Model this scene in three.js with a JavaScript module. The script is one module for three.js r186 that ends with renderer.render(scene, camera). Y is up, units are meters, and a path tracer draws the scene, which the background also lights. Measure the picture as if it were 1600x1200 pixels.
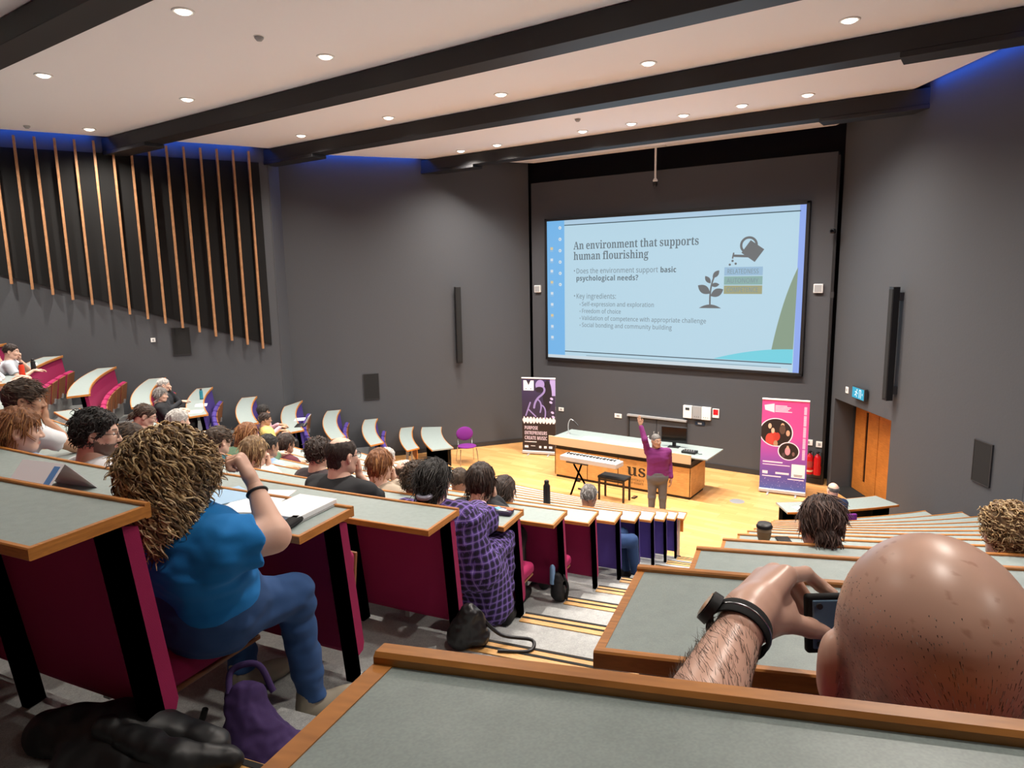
import * as THREE from 'three';
import { mergeGeometries, mergeVertices, toCreasedNormals } from 'three/addons/utils/BufferGeometryUtils.js';
import { RoundedBoxGeometry } from 'three/addons/geometries/RoundedBoxGeometry.js';
import { RectAreaLightUniformsLib } from 'three/addons/lights/RectAreaLightUniformsLib.js';

// ---------------------------------------------------------------- camera, exposure
// Room frame: x to the right along the screen wall, y up from the stage floor, z from the screen wall towards the audience.
RectAreaLightUniformsLib.init();
const scene = new THREE.Scene();
scene.background = new THREE.Color(0x000000);
const camera = new THREE.PerspectiveCamera(57.97, 1600 / 1200, 0.05, 80);
camera.position.set(6.7691, 4.7507, 15.9687);
camera.up.set(-0.0769, 0.9871, -0.1403);
camera.lookAt(6.7691 - 0.5699, 4.7507 - 0.159, 15.9687 - 0.8062);
const renderer = new THREE.WebGLRenderer({ antialias: true });
renderer.toneMapping = THREE.LinearToneMapping;
renderer.toneMappingExposure = 1.0;
renderer.shadowMap.enabled = true;
renderer.shadowMap.type = THREE.PCFSoftShadowMap;
const LIGHT = { down: 64, cove: 26, screen: 1.0 };

// ---------------------------------------------------------------- helpers
const V = (x, y, z) => new THREE.Vector3(x, y, z);
function rngOf(seed) { let s = seed >>> 0; return () => { s = (s + 0x6d2b79f5) >>> 0; let t = Math.imul(s ^ (s >>> 15), 1 | s); t = (t + Math.imul(t ^ (t >>> 7), 61 | t)) ^ t; return ((t ^ (t >>> 14)) >>> 0) / 4294967296; }; }
const taken = new Map();
function numbered(n) { const c = taken.get(n) || 0; taken.set(n, c + 1); return c ? n + '_' + String(c).padStart(3, '0') : n; }
function shade(o) { o.castShadow = true; o.receiveShadow = true; return o; }
function thing(name, label, category, pos = [0, 0, 0], turn = 0, group) {
  const o = new THREE.Group(); o.name = numbered(name); o.position.set(...pos); o.rotation.y = turn;
  o.userData = { label, category }; if (group) o.userData.group = group; scene.add(o); return o;
}
function part(name, geo, mat, parent, label) {
  const list = Array.isArray(geo) ? geo : [geo];
  const g = list.length > 1 ? mergeGeometries(list.map(plain)) : list[0];
  const m = shade(new THREE.Mesh(g, mat)); m.name = name; if (label) m.userData.label = label; parent.add(m); return m;
}
function plain(g) {            // same attributes everywhere, so that pieces can be joined
  let h = g.index ? g.toNonIndexed() : g;
  for (const k of Object.keys(h.attributes)) if (!['position', 'normal', 'uv', 'color'].includes(k)) h.deleteAttribute(k);
  if (!h.attributes.normal) h.computeVertexNormals();
  if (!h.attributes.uv) h.setAttribute('uv', new THREE.BufferAttribute(new Float32Array(h.attributes.position.count * 2), 2));
  return h;
}
function solo(name, geo, mat, label, category, group) {
  const list = Array.isArray(geo) ? geo : [geo];
  const m = shade(new THREE.Mesh(list.length > 1 ? mergeGeometries(list.map(plain)) : list[0], mat)); m.name = numbered(name);
  m.userData = { label, category }; if (group) m.userData.group = group; scene.add(m); return m;
}
function struct(name, geo, mat, label, parent) {
  const list = Array.isArray(geo) ? geo : [geo];
  const m = shade(new THREE.Mesh(list.length > 1 ? mergeGeometries(list.map(plain)) : list[0], mat)); m.name = parent ? name : numbered(name);
  if (!parent) m.userData = { kind: 'structure', label: label || name, category: name.split('_')[0] };
  (parent || scene).add(m); return m;
}
function boxUV(g, s = 1) {     // metres, by the dominant axis of each triangle
  const h = g.index ? g.toNonIndexed() : g; const p = h.attributes.position.array, uv = new Float32Array(p.length / 3 * 2);
  for (let t = 0; t < p.length; t += 9) {
    const ux = p[t + 3] - p[t], uy = p[t + 4] - p[t + 1], uz = p[t + 5] - p[t + 2], vx = p[t + 6] - p[t], vy = p[t + 7] - p[t + 1], vz = p[t + 8] - p[t + 2];
    const ax = Math.abs(uy * vz - uz * vy), ay = Math.abs(uz * vx - ux * vz), az = Math.abs(ux * vy - uy * vx);
    for (let c = 0; c < 3; c++) { const o = t + 3 * c, q = o / 3 * 2; if (ay >= ax && ay >= az) { uv[q] = p[o] * s; uv[q + 1] = p[o + 2] * s; } else if (ax >= az) { uv[q] = p[o + 2] * s; uv[q + 1] = p[o + 1] * s; } else { uv[q] = p[o] * s; uv[q + 1] = p[o + 1] * s; } }
  }
  h.setAttribute('uv', new THREE.BufferAttribute(uv, 2)); return h;
}
function box(w, h, d, x = 0, y = 0, z = 0, ry = 0, rx = 0, rz = 0) {   // y is the underside
  const g = new THREE.BoxGeometry(w, h, d); boxUV(g); const m = new THREE.Matrix4().makeRotationFromEuler(new THREE.Euler(rx, ry, rz)); const q = boxUV(g);
  q.applyMatrix4(m); q.translate(x, y + h / 2, z); return q;
}
function rbox(w, h, d, r, x = 0, y = 0, z = 0, ry = 0, rx = 0, rz = 0) {
  const g = boxUV(new RoundedBoxGeometry(w, h, d, 3, r)); g.applyMatrix4(new THREE.Matrix4().makeRotationFromEuler(new THREE.Euler(rx, ry, rz))); g.translate(x, y + h / 2, z); return g;
}
function cyl(r0, r1, h, x = 0, y = 0, z = 0, seg = 20) { const g = new THREE.CylinderGeometry(r1, r0, h, seg); g.translate(x, y + h / 2, z); return g; }
function tube(pts, r, seg = 24, rad = 8, closed = false) { return new THREE.TubeGeometry(new THREE.CatmullRomCurve3(pts.map((p) => V(...p)), closed), seg, r, rad, closed); }
function rod(a, b, r, rad = 10, r2 = r) {
  const A = V(...a), B = V(...b), d = B.clone().sub(A), g = new THREE.CylinderGeometry(r2, r, d.length(), rad); g.translate(0, d.length() / 2, 0);
  g.applyQuaternion(new THREE.Quaternion().setFromUnitVectors(V(0, 1, 0), d.normalize())); g.translate(...a); return g;
}
function bar(a, b, w, h, side) { // rectangular bar from a to b, width w along `side`
  const A = V(...a), B = V(...b), d = B.clone().sub(A), L = d.length(); d.normalize(); const s = V(...side).normalize(); const t = d.clone().cross(s).normalize(); const s2 = t.clone().cross(d);
  const g = boxUV(new THREE.BoxGeometry(w, L, h)); const m = new THREE.Matrix4().makeBasis(s2, d, t); m.setPosition(A.clone().add(B).multiplyScalar(0.5)); g.applyMatrix4(m); return g;
}
function lathe(pts, seg = 28) { return new THREE.LatheGeometry(pts.map((p) => new THREE.Vector2(...p)), seg); }
function tint(g, c) { const n = g.attributes.position.count, a = new Float32Array(n * 3); for (let i = 0; i < n; i++) a.set(c, 3 * i); g.setAttribute('color', new THREE.BufferAttribute(a, 3)); return g; }
const lin = (hex) => { const c = new THREE.Color(hex); return [c.r, c.g, c.b]; };

// value noise in three dimensions
const PERM = (() => { const r = rngOf(7), p = new Float32Array(4096); for (let i = 0; i < 4096; i++) p[i] = r(); return p; })();
const hsh = (i, j, k) => PERM[((i * 73856093) ^ (j * 19349663) ^ (k * 83492791)) & 4095];
function noise(x, y, z) {
  const i = Math.floor(x), j = Math.floor(y), k = Math.floor(z); let u = x - i, v = y - j, w = z - k; u = u * u * (3 - 2 * u); v = v * v * (3 - 2 * v); w = w * w * (3 - 2 * w);
  const L = (a, b, t) => a + (b - a) * t;
  return L(L(L(hsh(i, j, k), hsh(i + 1, j, k), u), L(hsh(i, j + 1, k), hsh(i + 1, j + 1, k), u), v), L(L(hsh(i, j, k + 1), hsh(i + 1, j, k + 1), u), L(hsh(i, j + 1, k + 1), hsh(i + 1, j + 1, k + 1), u), v), w) * 2 - 1;
}

// ---------------------------------------------------------------- textures and materials
function dataTex(n, fn, srgb, rep = 1) {
  const d = new Uint8Array(n * n * 4);
  for (let y = 0; y < n; y++) for (let x = 0; x < n; x++) { const c = fn(x / n, y / n, x, y); const o = 4 * (y * n + x); d[o] = c[0]; d[o + 1] = c[1]; d[o + 2] = c[2]; d[o + 3] = 255; }
  const t = new THREE.DataTexture(d, n, n); t.wrapS = t.wrapT = THREE.RepeatWrapping; t.magFilter = THREE.LinearFilter; t.minFilter = THREE.LinearMipmapLinearFilter; t.generateMipmaps = true;
  if (srgb) t.colorSpace = THREE.SRGBColorSpace; t.repeat.set(rep, rep); t.needsUpdate = true; return t;
}
// tiling noise: sums of noise on a torus of period p
const tn = (u, v, p, s = 0) => { const x = u * p, y = v * p, i = Math.floor(x), j = Math.floor(y); let a = x - i, b = y - j; a = a * a * (3 - 2 * a); b = b * b * (3 - 2 * b); const h = (m, n) => hsh(((m % p) + p) % p, ((n % p) + p) % p, s); return (h(i, j) * (1 - a) + h(i + 1, j) * a) * (1 - b) + (h(i, j + 1) * (1 - a) + h(i + 1, j + 1) * a) * b; };
const cl8 = (v) => Math.max(0, Math.min(255, Math.round(v)));
const mixc = (a, b, t) => [a[0] + (b[0] - a[0]) * t, a[1] + (b[1] - a[1]) * t, a[2] + (b[2] - a[2]) * t].map(cl8);
const texOak = dataTex(512, (u, v) => { const w = tn(u, v, 4, 3) * 0.6; const g = tn(u, (v * 1 + w * 0.03) % 1, 8, 1) * 0.3 + tn((u * 0.06) % 1, v, 128, 2) * 0.5 + tn((u * 0.2) % 1, v, 256, 5) * 0.3; return mixc([192, 180, 166], [255, 250, 244], g); }, true, 1.6);
const texStage = (() => {
  const c = document.createElement('canvas'); c.width = 1024; c.height = 1024; const x = c.getContext('2d'); const r = rngOf(41);
  for (let j = 0; j < 16; j++) { let px = -r() * 400; while (px < 1024) { const L = 260 + r() * 360, t = r(); x.fillStyle = `rgb(${Math.round(216 + t * 22)},${Math.round(160 + t * 22)},${Math.round(98 + t * 22)})`; x.fillRect(px, j * 64, L, 64);
    for (let k = 0; k < 26; k++) { x.fillStyle = `rgba(${150 + r() * 40},${95 + r() * 30},40,${0.05 + r() * 0.08})`; x.fillRect(px, j * 64 + r() * 62, L, 1 + r() * 2.5); }
    x.fillStyle = 'rgba(110,70,30,0.55)'; x.fillRect(px, j * 64, 1.5, 64); px += L; } x.fillStyle = 'rgba(110,70,30,0.5)'; x.fillRect(0, j * 64, 1024, 1.6); }
  const t = new THREE.CanvasTexture(c); t.colorSpace = THREE.SRGBColorSpace; t.wrapS = t.wrapT = THREE.RepeatWrapping; t.repeat.set(0.5, 0.5); return t;
})();
const texVinyl = dataTex(512, (u, v, x, y) => { const s = hsh(x, y, 9), b = tn(u, v, 24, 4) * 12 + tn(u, v, 90, 6) * 14; const k = s > 0.93 ? 34 : s < 0.08 ? -34 : (s - 0.5) * 16; return [140 + b + k, 142 + b + k, 140 + b + k].map(cl8); }, true, 1.2);
const texFabric = dataTex(128, (u, v, x, y) => { const w = (x + (y >> 1)) % 4 < 2 ? 30 : -30; const k = 128 + w + (hsh(x, y, 3) - 0.5) * 90; return [k, k, k].map(cl8); }, false, 9);
const texPaint = dataTex(256, (u, v, x, y) => { const k = 128 + (tn(u, v, 32, 8) - 0.5) * 90 + (hsh(x, y, 5) - 0.5) * 90; return [k, k, k].map(cl8); }, false, 1.2);
const texLam = dataTex(256, (u, v, x, y) => { const k = (hsh(x, y, 15) - 0.5) * 12 + (tn(u, v, 20, 11) - 0.5) * 8; return [142 + k, 154 + k, 151 + k].map(cl8); }, true, 3);
const texSkin = dataTex(256, (u, v, x, y) => { const k = 128 + (tn(u, v, 64, 21) - 0.5) * 110 + (hsh(x, y, 25) - 0.5) * 60; return [k, k, k].map(cl8); }, false, 8);
const S = (o) => new THREE.MeshStandardMaterial(o);
const M = {
  wall: S({ color: 0x45474b, roughness: 0.78, bumpMap: texPaint, bumpScale: 0.0012 }),
  wallDark: S({ color: 0x131315, roughness: 0.9 }),
  ceiling: S({ color: 0xf2f0f1, roughness: 0.9 }),
  beam: S({ color: 0x17171a, roughness: 0.55 }),
  stage: S({ map: texStage, roughness: 0.36 }),
  vinyl: S({ map: texVinyl, roughness: 0.3 }),
  oak: S({ color: 0xcf8b42, map: texOak, roughness: 0.42 }),
  slat: S({ map: texOak, color: 0xb98a62, roughness: 0.55 }),
  maple: S({ color: 0xdcae6c, map: texOak, roughness: 0.4 }),
  laminate: S({ map: texLam, roughness: 0.42 }),
  crimson: S({ color: 0x920c4a, roughness: 0.9, bumpMap: texFabric, bumpScale: 0.0006 }),
  purple: S({ color: 0x42307e, roughness: 0.9, bumpMap: texFabric, bumpScale: 0.0006 }),
  plum: S({ color: 0x6d1b78, roughness: 0.9, bumpMap: texFabric, bumpScale: 0.0006 }),
  ply: S({ color: 0x96633e, map: texOak, roughness: 0.5 }),
  steel: S({ color: 0x9fa1a3, roughness: 0.4, metalness: 0.25 }),
  chrome: S({ color: 0xc9cacc, roughness: 0.25, metalness: 1 }),
  black: S({ color: 0x0d0d0f, roughness: 0.5 }),
  rubber: S({ color: 0x111111, roughness: 0.85 }),
  dark: S({ color: 0x2b2b2d, roughness: 0.6 }),
  white: S({ color: 0xe9e9e6, roughness: 0.55 }),
  paper: S({ color: 0xf1f3f5, roughness: 0.85, side: THREE.DoubleSide }),
  red: S({ color: 0xc4121c, roughness: 0.3 }),
  grey: S({ color: 0x9b9d9e, roughness: 0.5 }),
  silver: S({ color: 0xb9bdc0, roughness: 0.4, metalness: 0.3 }),
  glassDark: S({ color: 0x0a0a0c, roughness: 0.12 }),
};
const fabricM = (c, o = {}) => S({ color: c, roughness: 0.88, bumpMap: texFabric, bumpScale: 0.0004, ...o });

// ---------------------------------------------------------------- seating geometry: three blocks of curved rows
const CM = { cz: -9, R: 25.46, d: 0.912, H: 4.449 }, CS = { cz: -1.5, R: 18.29, d: 0.891, H: 4.470 }, CL = { cz: -1.5, R: 17.87, d: 0.891, H: 4.470 };
const RISE = 0.3092, DESK = 0.33, NROW = 13;
const BL = { M: CM, R: CS, L: CL };
const rowR = (b, k) => BL[b].R - BL[b].d * k, deskY = (b, k) => BL[b].H - RISE * k, floorY = (k) => 4.46 - RISE * k - 0.74;
const WALL = [[3.9, -0.05], [7.5, 5.2], [7.15, 5.75], [9.05, 9.9], [11.9, 16.1], [11.9, 19.5]];      // right-hand wall in plan, the left one mirrors it
function wallX(z) { for (let i = 0; i < WALL.length - 1; i++) { const a = WALL[i], b = WALL[i + 1]; if (z >= a[1] && z <= b[1]) return a[0] + (b[0] - a[0]) * (z - a[1]) / (b[1] - a[1]); } return z < 0 ? 3.9 : 11.9; }
const xStart = { M: (q) => 5.1 - 0.1975 * q, R: (q) => 6.41 - 0.1975 * q, L: (q) => 6.05 - 0.165 * q };
function span(b, k, r, gap = 0.1, inset = 0) {                       // angles where row k of block b starts and ends at radius r
  const q = k - (r - rowR(b, k)) / BL[b].d, xs = xStart[b](q) + (b === 'M' ? -inset : inset), a0 = Math.asin(Math.min(0.99, xs / r));
  if (b === 'M') return [-a0, a0];
  let a1 = a0; while (a1 < 1.45 && r * Math.sin(a1 + 0.004) < wallX(BL[b].cz + r * Math.cos(a1 + 0.004)) - gap) a1 += 0.004;
  return b === 'L' ? [-a0, -a1] : [a0, a1];
}
const polar = (b, r, a, y) => [r * Math.sin(a), y, BL[b].cz + r * Math.cos(a)];
function arcPrism(b, k, prof, n, angles) {                           // profile [[r, y] ...] swept along the row; angles(r) -> [a0, a1]
  const pos = [], uv = [], P = (i, j) => { const [r, y] = prof[j]; const [a0, a1] = angles(r); return polar(b, r, a0 + (a1 - a0) * i / n, y); };
  const m = prof.length, grid = []; for (let i = 0; i <= n; i++) { grid.push([]); for (let j = 0; j < m; j++) grid[i].push(P(i, j)); }
  const per = [0]; for (let j = 0; j < m; j++) { const q = prof[j], w = prof[(j + 1) % m]; per.push(per[j] + Math.hypot(q[0] - w[0], q[1] - w[1])); }
  const A0 = angles(prof[0][0]), len = Math.abs(A0[1] - A0[0]) * prof[0][0];
  const push = (p, u, v) => { pos.push(...p); uv.push(u, v); };
  for (let i = 0; i < n; i++) for (let j = 0; j < m; j++) {
    const j2 = (j + 1) % m, a = grid[i][j], c = grid[i + 1][j], d = grid[i + 1][j2], e = grid[i][j2], u0 = len * i / n, u1 = len * (i + 1) / n, v0 = per[j], v1 = per[j + 1];
    push(a, u0, v0); push(c, u1, v0); push(d, u1, v1); push(a, u0, v0); push(d, u1, v1); push(e, u0, v1);
  }
  for (let j = 1; j < m - 1; j++) { for (const t of [0, j + 1, j]) push(grid[0][t], prof[t][0], prof[t][1]); for (const t of [0, j, j + 1]) push(grid[n][t], prof[t][0], prof[t][1]); }
  const g = new THREE.BufferGeometry(); g.setAttribute('position', new THREE.Float32BufferAttribute(pos, 3)); g.setAttribute('uv', new THREE.Float32BufferAttribute(uv, 2));
  // make the faces point outwards
  let vol = 0; for (let t = 0; t < pos.length; t += 9) { const [ax, ay, az, bx, by, bz, cx, cy, cz] = pos.slice(t, t + 9); vol += ax * (by * cz - bz * cy) - ay * (bx * cz - bz * cx) + az * (bx * cy - by * cx); }
  if (vol < 0) { const p = g.attributes.position.array, w = g.attributes.uv.array; for (let t = 0; t < p.length / 9; t++) { for (let c = 0; c < 3; c++) { const o = 9 * t; const s = p[o + 3 + c]; p[o + 3 + c] = p[o + 6 + c]; p[o + 6 + c] = s; } for (let c = 0; c < 2; c++) { const o = 6 * t; const s = w[o + 2 + c]; w[o + 2 + c] = w[o + 4 + c]; w[o + 4 + c] = s; } } }
  g.computeVertexNormals(); return g;
}

// ---------------------------------------------------------------- room shell
const CEIL = 7.6;
{
  // stage floor: reaches under the first tier
  const sh = new THREE.Shape(); const L = [[-3.9, -0.5], [3.9, -0.5], [3.9, 0], [7.6, 5.2], [7.6, 8], [-7.6, 8], [-7.6, 5.2], [-3.9, 0]];
  sh.moveTo(L[0][0], -L[0][1]); for (const p of L.slice(1)) sh.lineTo(p[0], -p[1]);
  const g = new THREE.ExtrudeGeometry(sh, { depth: 0.2, bevelEnabled: false }); g.rotateX(-Math.PI / 2); g.translate(0, -0.2, 0);
  struct('floor', boxUV(g), M.stage, 'golden maple strip floor of the stage');
}
const SECT = (pts, y0, y1, mat, name, label) => {   // wall pieces along a plan polyline
  const gs = []; for (let i = 0; i < pts.length - 1; i++) {
    const [a, b] = [pts[i], pts[i + 1]], dx = b[0] - a[0], dz = b[1] - a[1], L = Math.hypot(dx, dz), nx = dz / L, nz = -dx / L, T = 0.18;
    gs.push(box(L + 0.02, y1 - y0, T, 0, 0, 0).rotateY(Math.atan2(-dz, dx)).translate((a[0] + b[0]) / 2 + nx * T / 2, y0, (a[1] + b[1]) / 2 + nz * T / 2));
  } return struct(name, gs, mat, label);
};
const wl = Math.hypot(3.6, 5.25), wu = [3.6 / wl, 5.25 / wl], wn = [wu[1], -wu[0]];       // along, and outwards (right-hand wall)
const onR = (s, y, o = 0) => [3.9 + wu[0] * s - wn[0] * o, y, -0.05 + wu[1] * s - wn[1] * o];   // o: distance into the room
const onL = (s, y, o = 0) => { const p = onR(s, y, o); return [-p[0], p[1], p[2]]; };
const angR = Math.atan2(-wu[1], wu[0]), angL = Math.PI - angR;          // turn of a box whose length lies along the wall
const DOOR = { s0: 0.17, s1: 2.45, h: 1.97, depth: 0.46 };
{
  // right wall, first bay, with the door recess
  const T = 0.6, seg = (s0, s1, y0, y1) => { const c = onR((s0 + s1) / 2, y0, -T / 2); return box(s1 - s0, y1 - y0, T).rotateY(angR).translate(...c); };
  struct('wall_right', [seg(0, DOOR.s0, 0, 8), seg(DOOR.s1, wl, 0, 8), seg(DOOR.s0, DOOR.s1, DOOR.h, 8)], M.wall, 'dark grey painted wall right of the screen with a door recess');
  SECT([[WALL[1][0], WALL[1][1]], [WALL[2][0], WALL[2][1]], [WALL[3][0], WALL[3][1]], [WALL[4][0], WALL[4][1]], [WALL[5][0], WALL[5][1]]], 0, 8, M.wall, 'wall_right', 'dark grey side wall along the right-hand seats');
  const cL = onL(wl / 2, 0, -0.09); struct('wall_left', box(wl, 8, 0.18).rotateY(angL).translate(...cL), M.wall, 'dark grey painted wall left of the screen');
  const m = WALL.slice(1).map((p) => [-p[0], p[1]]).reverse(); SECT(m, 0, 8, M.wall, 'wall_left', 'dark grey side wall behind the wooden slats');
  SECT([[11.9, 19.4], [-11.9, 19.4]], 0, 8, M.wall, 'wall_back', 'dark grey back wall of the hall');
  struct('wall_front', box(8.6, 8.2, 0.2, 0, 0, -0.6), M.wallDark, 'black wall behind the screen panel');
  struct('wall_front', box(7.56, 7.08, 0.16, 0, 0, -0.08), M.wall, 'dark grey screen panel wall standing proud of the front wall');
  // skirting along the stage
  struct('baseboard_front', box(7.56, 0.12, 0.02, 0, 0, 0.01), M.dark, 'dark skirting board below the screen panel');
  struct('baseboard_left', box(wl, 0.12, 0.02).rotateY(angL).translate(...onL(wl / 2, 0, 0.01)), M.dark, 'dark skirting board along the left wall');
  struct('baseboard_right', box(wl - DOOR.s1, 0.12, 0.02).rotateY(angR).translate(...onR((wl + DOOR.s1) / 2, 0, 0.01)), M.dark, 'dark skirting board along the right wall');
}
// ceiling with a cove gap along the side walls
{
  const inset = 0.22, side = []; for (const z of [-0.02, 1, 2, 3, 4, 5.0, 5.6, 6.2, 7, 8, 9.9, 12, 14, 16.1, 19.3]) side.push([Math.max(3.6, wallX(z) - inset - (z > 5 && z < 5.9 ? 0.1 : 0)), z]);
  const sh = new THREE.Shape(); sh.moveTo(-side[0][0], -side[0][1]); for (const p of side) sh.lineTo(p[0], -p[1]); for (const p of [...side].reverse()) sh.lineTo(-p[0], -p[1]);
  const g = new THREE.ExtrudeGeometry(sh, { depth: 0.08, bevelEnabled: false }); g.rotateX(-Math.PI / 2); g.translate(0, CEIL, 0);
  struct('ceiling', boxUV(g), M.ceiling, 'off-white plaster ceiling panels');
  struct('ceiling', box(25, 0.15, 21, 0, 8.0, 9.4), M.wallDark, 'black slab above the ceiling panels');
}
const BEAMS = [[2.0, 2.36], [5.45, 5.82], [8.33, 8.7], [12.15, 12.52], [15.7, 16.07]];
for (const [z0, z1] of BEAMS) {
  const X = wallX(z1) + 0.06, g = thing('ceiling_beam', ['black boxed ceiling beam nearest the screen', 'second black ceiling beam from the screen', 'third black ceiling beam from the screen', 'fourth black ceiling beam from the screen', 'fifth black ceiling beam from the screen'][BEAMS.findIndex((b) => b[0] === z0)], 'beam', [0, 0, (z0 + z1) / 2]);
  g.userData.kind = 'structure';
  part('casing', rbox(2 * X, 0.26, z1 - z0, 0.008, 0, CEIL - 0.27, 0), M.beam, g);
  for (const s of [-1, 1]) part('haunch', rbox(1.75, 0.07, z1 - z0 + 0.02, 0.008, s * (X - 0.86), CEIL - 0.34, 0), M.beam, g);
}
// blue strips in the cove, one in each bay
function cove(side, z0, z1, where) {
  const xa = wallX(z0) - 0.11, xb = wallX(z1) - 0.11, L = Math.hypot(xb - xa, z1 - z0), ang = Math.atan2(-(z1 - z0), side * (xb - xa));
  const cx = side * (xa + xb) / 2, cz = (z0 + z1) / 2;
  const o = thing('cove_light', 'blue LED strip in the ceiling cove ' + where, 'light', [cx, CEIL + 0.1, cz], ang);
  const lm = S({ color: 0x111122, emissive: 0x1a58ff, emissiveIntensity: 1.2 });
  part('led_strip', box(L, 0.012, 0.03), lm, o, 'glowing blue strip'); part('channel', box(L, 0.02, 0.06, 0, 0.012, 0), M.dark, o);
  const r = new THREE.RectAreaLight(0x3070ff, LIGHT.cove, L, 0.06); r.position.set(cx, CEIL + 0.09, cz); r.rotation.set(-Math.PI / 2, 0, 0); r.rotation.order = 'YXZ'; r.rotation.y = ang; scene.add(r);
}
for (const s of [-1, 1]) { const w = s < 0 ? 'of the left wall' : 'of the right wall'; cove(s, 2.5, 4.9, w + ', first bay'); cove(s, 6.1, 8.2, w + ', second bay'); cove(s, 8.9, 12.0, w + ', third bay'); }
// recessed downlights
const LAMPS = [[-0.71, 11.41], [-4.48, 11.3], [3.0, 11.4], [6.6, 11.4], [-8.2, 11.3], [-0.77, 9.42], [-4.23, 9.33], [-7.76, 9.25], [2.75, 9.4], [6.2, 9.4], [-5.26, 6.28], [-2.72, 6.32], [-0.13, 6.37], [2.47, 6.45], [5.05, 6.55],
  [-3.95, 2.72], [-2.85, 2.78], [-0.59, 2.87], [0.52, 2.9], [1.61, 2.95], [2.72, 3.03], [3.83, 3.08], [-7.6, 14.4], [-4.1, 14.4], [-0.6, 14.4], [2.9, 14.4], [6.4, 14.4], [9.4, 14.4]];
const lampGlow = S({ color: 0xffffff, emissive: 0xfff6e4, emissiveIntensity: 6 });
const lensG = (() => { const g = new THREE.SphereGeometry(0.085, 20, 8, 0, Math.PI * 2, Math.PI / 2, Math.PI / 2); g.scale(1, 0.45, 1); return g; })();
const trimG = lathe([[0.085, 0], [0.118, 0], [0.12, -0.006], [0.112, -0.014], [0.088, -0.012], [0.085, 0]], 28);
for (const [x, z] of LAMPS) {
  const bay = z < 4 ? 'in the bay nearest the screen' : z < 7 ? 'in the bay before the third beam' : z < 12 ? 'in the bay before the fourth beam' : 'above the back rows';
  const mates = LAMPS.filter((q) => Math.abs(q[1] - z) < 0.6).sort((p, q) => p[0] - q[0]), nth = ['first', 'second', 'third', 'fourth', 'fifth', 'sixth', 'seventh'][mates.findIndex((q) => q[0] === x)];
  const o = thing('downlight', `${nth} round downlight from the slatted wall ${bay}${z > 10.5 && z < 12 ? ', back line' : z > 8 && z < 10.5 ? ', front line' : ''}`, 'light', [x, CEIL, z], 0, 'downlights ' + bay);
  part('lens', lensG, lampGlow, o, 'glowing dome lens'); part('trim_ring', trimG, M.white, o);
  const l = new THREE.SpotLight(0xfff5ea, LIGHT.down * (z < 4 ? 1.15 : z > 13 ? 0.24 : 1), 0, 1.25, 0.9, 2); l.position.set(x, CEIL - 0.05, z); l.target.position.set(x, 0, z); l.castShadow = true; l.shadow.radius = 4; scene.add(l, l.target);
}
for (const [x, z, n] of [[-0.78, 10.42, 'between two downlights of the third bay'], [-8.3, 10.1, 'near the left wall'], [-0.09, 3.95, 'in the bay nearest the screen']]) {
  const o = thing('smoke_detector', 'small round grey ceiling detector ' + n, 'detector', [x, CEIL, z]); part('base', lathe([[0.001, -0.004], [0.055, -0.004], [0.055, -0.02], [0.03, -0.05], [0.001, -0.052]], 20), M.grey, o); part('mounting_plate', cyl(0.065, 0.065, 0.006, 0, -0.006, 0), M.white, o);
}

// ---------------------------------------------------------------- tiers and aisle stairs
{
  const tiers = new THREE.Group(); tiers.name = 'floor_tiers'; tiers.userData = { kind: 'structure', label: 'stepped seating tiers in grey speckled vinyl', category: 'floor' }; scene.add(tiers);
  for (const b of ['M', 'R', 'L']) for (let k = 0; k < 12; k++) {
    const r0 = rowR(b, k) - 0.02, r1 = k ? rowR(b, k - 1) - 0.02 : rowR(b, 0) + 3.0, y = floorY(k);
    part('tier', arcPrism(b, k, [[r0, y - 0.45], [r1, y - 0.45], [r1, y], [r0, y]], 14, (r) => span(b, k, r, -0.05)), M.vinyl, tiers);
  }
  const st = new THREE.Group(); st.name = 'aisle_stairs'; st.userData = { kind: 'structure', label: 'aisle steps in grey speckled vinyl with wooden nosings', category: 'stairs' }; scene.add(st);
  const E = (q, side) => side === 'a' ? [5.1 - 0.1975 * q, 15.95 - 0.891 * q] : [6.41 - 0.1975 * q, 15.63 - 0.891 * q];
  const quad = (q0, q1, y0, y1, m) => {           // prism between aisle parameters q0 (far) and q1 (near)
    const p = [E(q0, 'a'), E(q0, 'b'), E(q1, 'b'), E(q1, 'a')].map(([x, z]) => [x * m, z]); const sh = new THREE.Shape(); sh.moveTo(p[0][0], -p[0][1]); for (const t of p.slice(1)) sh.lineTo(t[0], -t[1]);
    const g = new THREE.ExtrudeGeometry(sh, { depth: y1 - y0, bevelEnabled: false }); g.rotateX(-Math.PI / 2); g.translate(0, y0, 0); return boxUV(g);
  };
  for (const m of [1, -1]) for (let k = 0; k < 12; k++) {
    const y = floorY(k) + 0.003, q0 = k + 0.02, q1 = k ? k - 0.98 : -3;
    part('tread', quad(q0, q1, y - 0.4, y, m), M.vinyl, st);
    if (k) part('half_step', quad(k - 0.52, k - 0.98, y, y + RISE / 2, m), M.vinyl, st);
    part('nosing', quad(k + 0.025, k - 0.12, y - 0.03, y + 0.006, m), M.maple, st, 'wooden stair nosing');
    for (const t of [0.02, -0.045]) part('grip_strip', quad(k + t, k + t - 0.022, y, y + 0.0085, m), M.rubber, st, 'black grip strip');
  }
}

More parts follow.
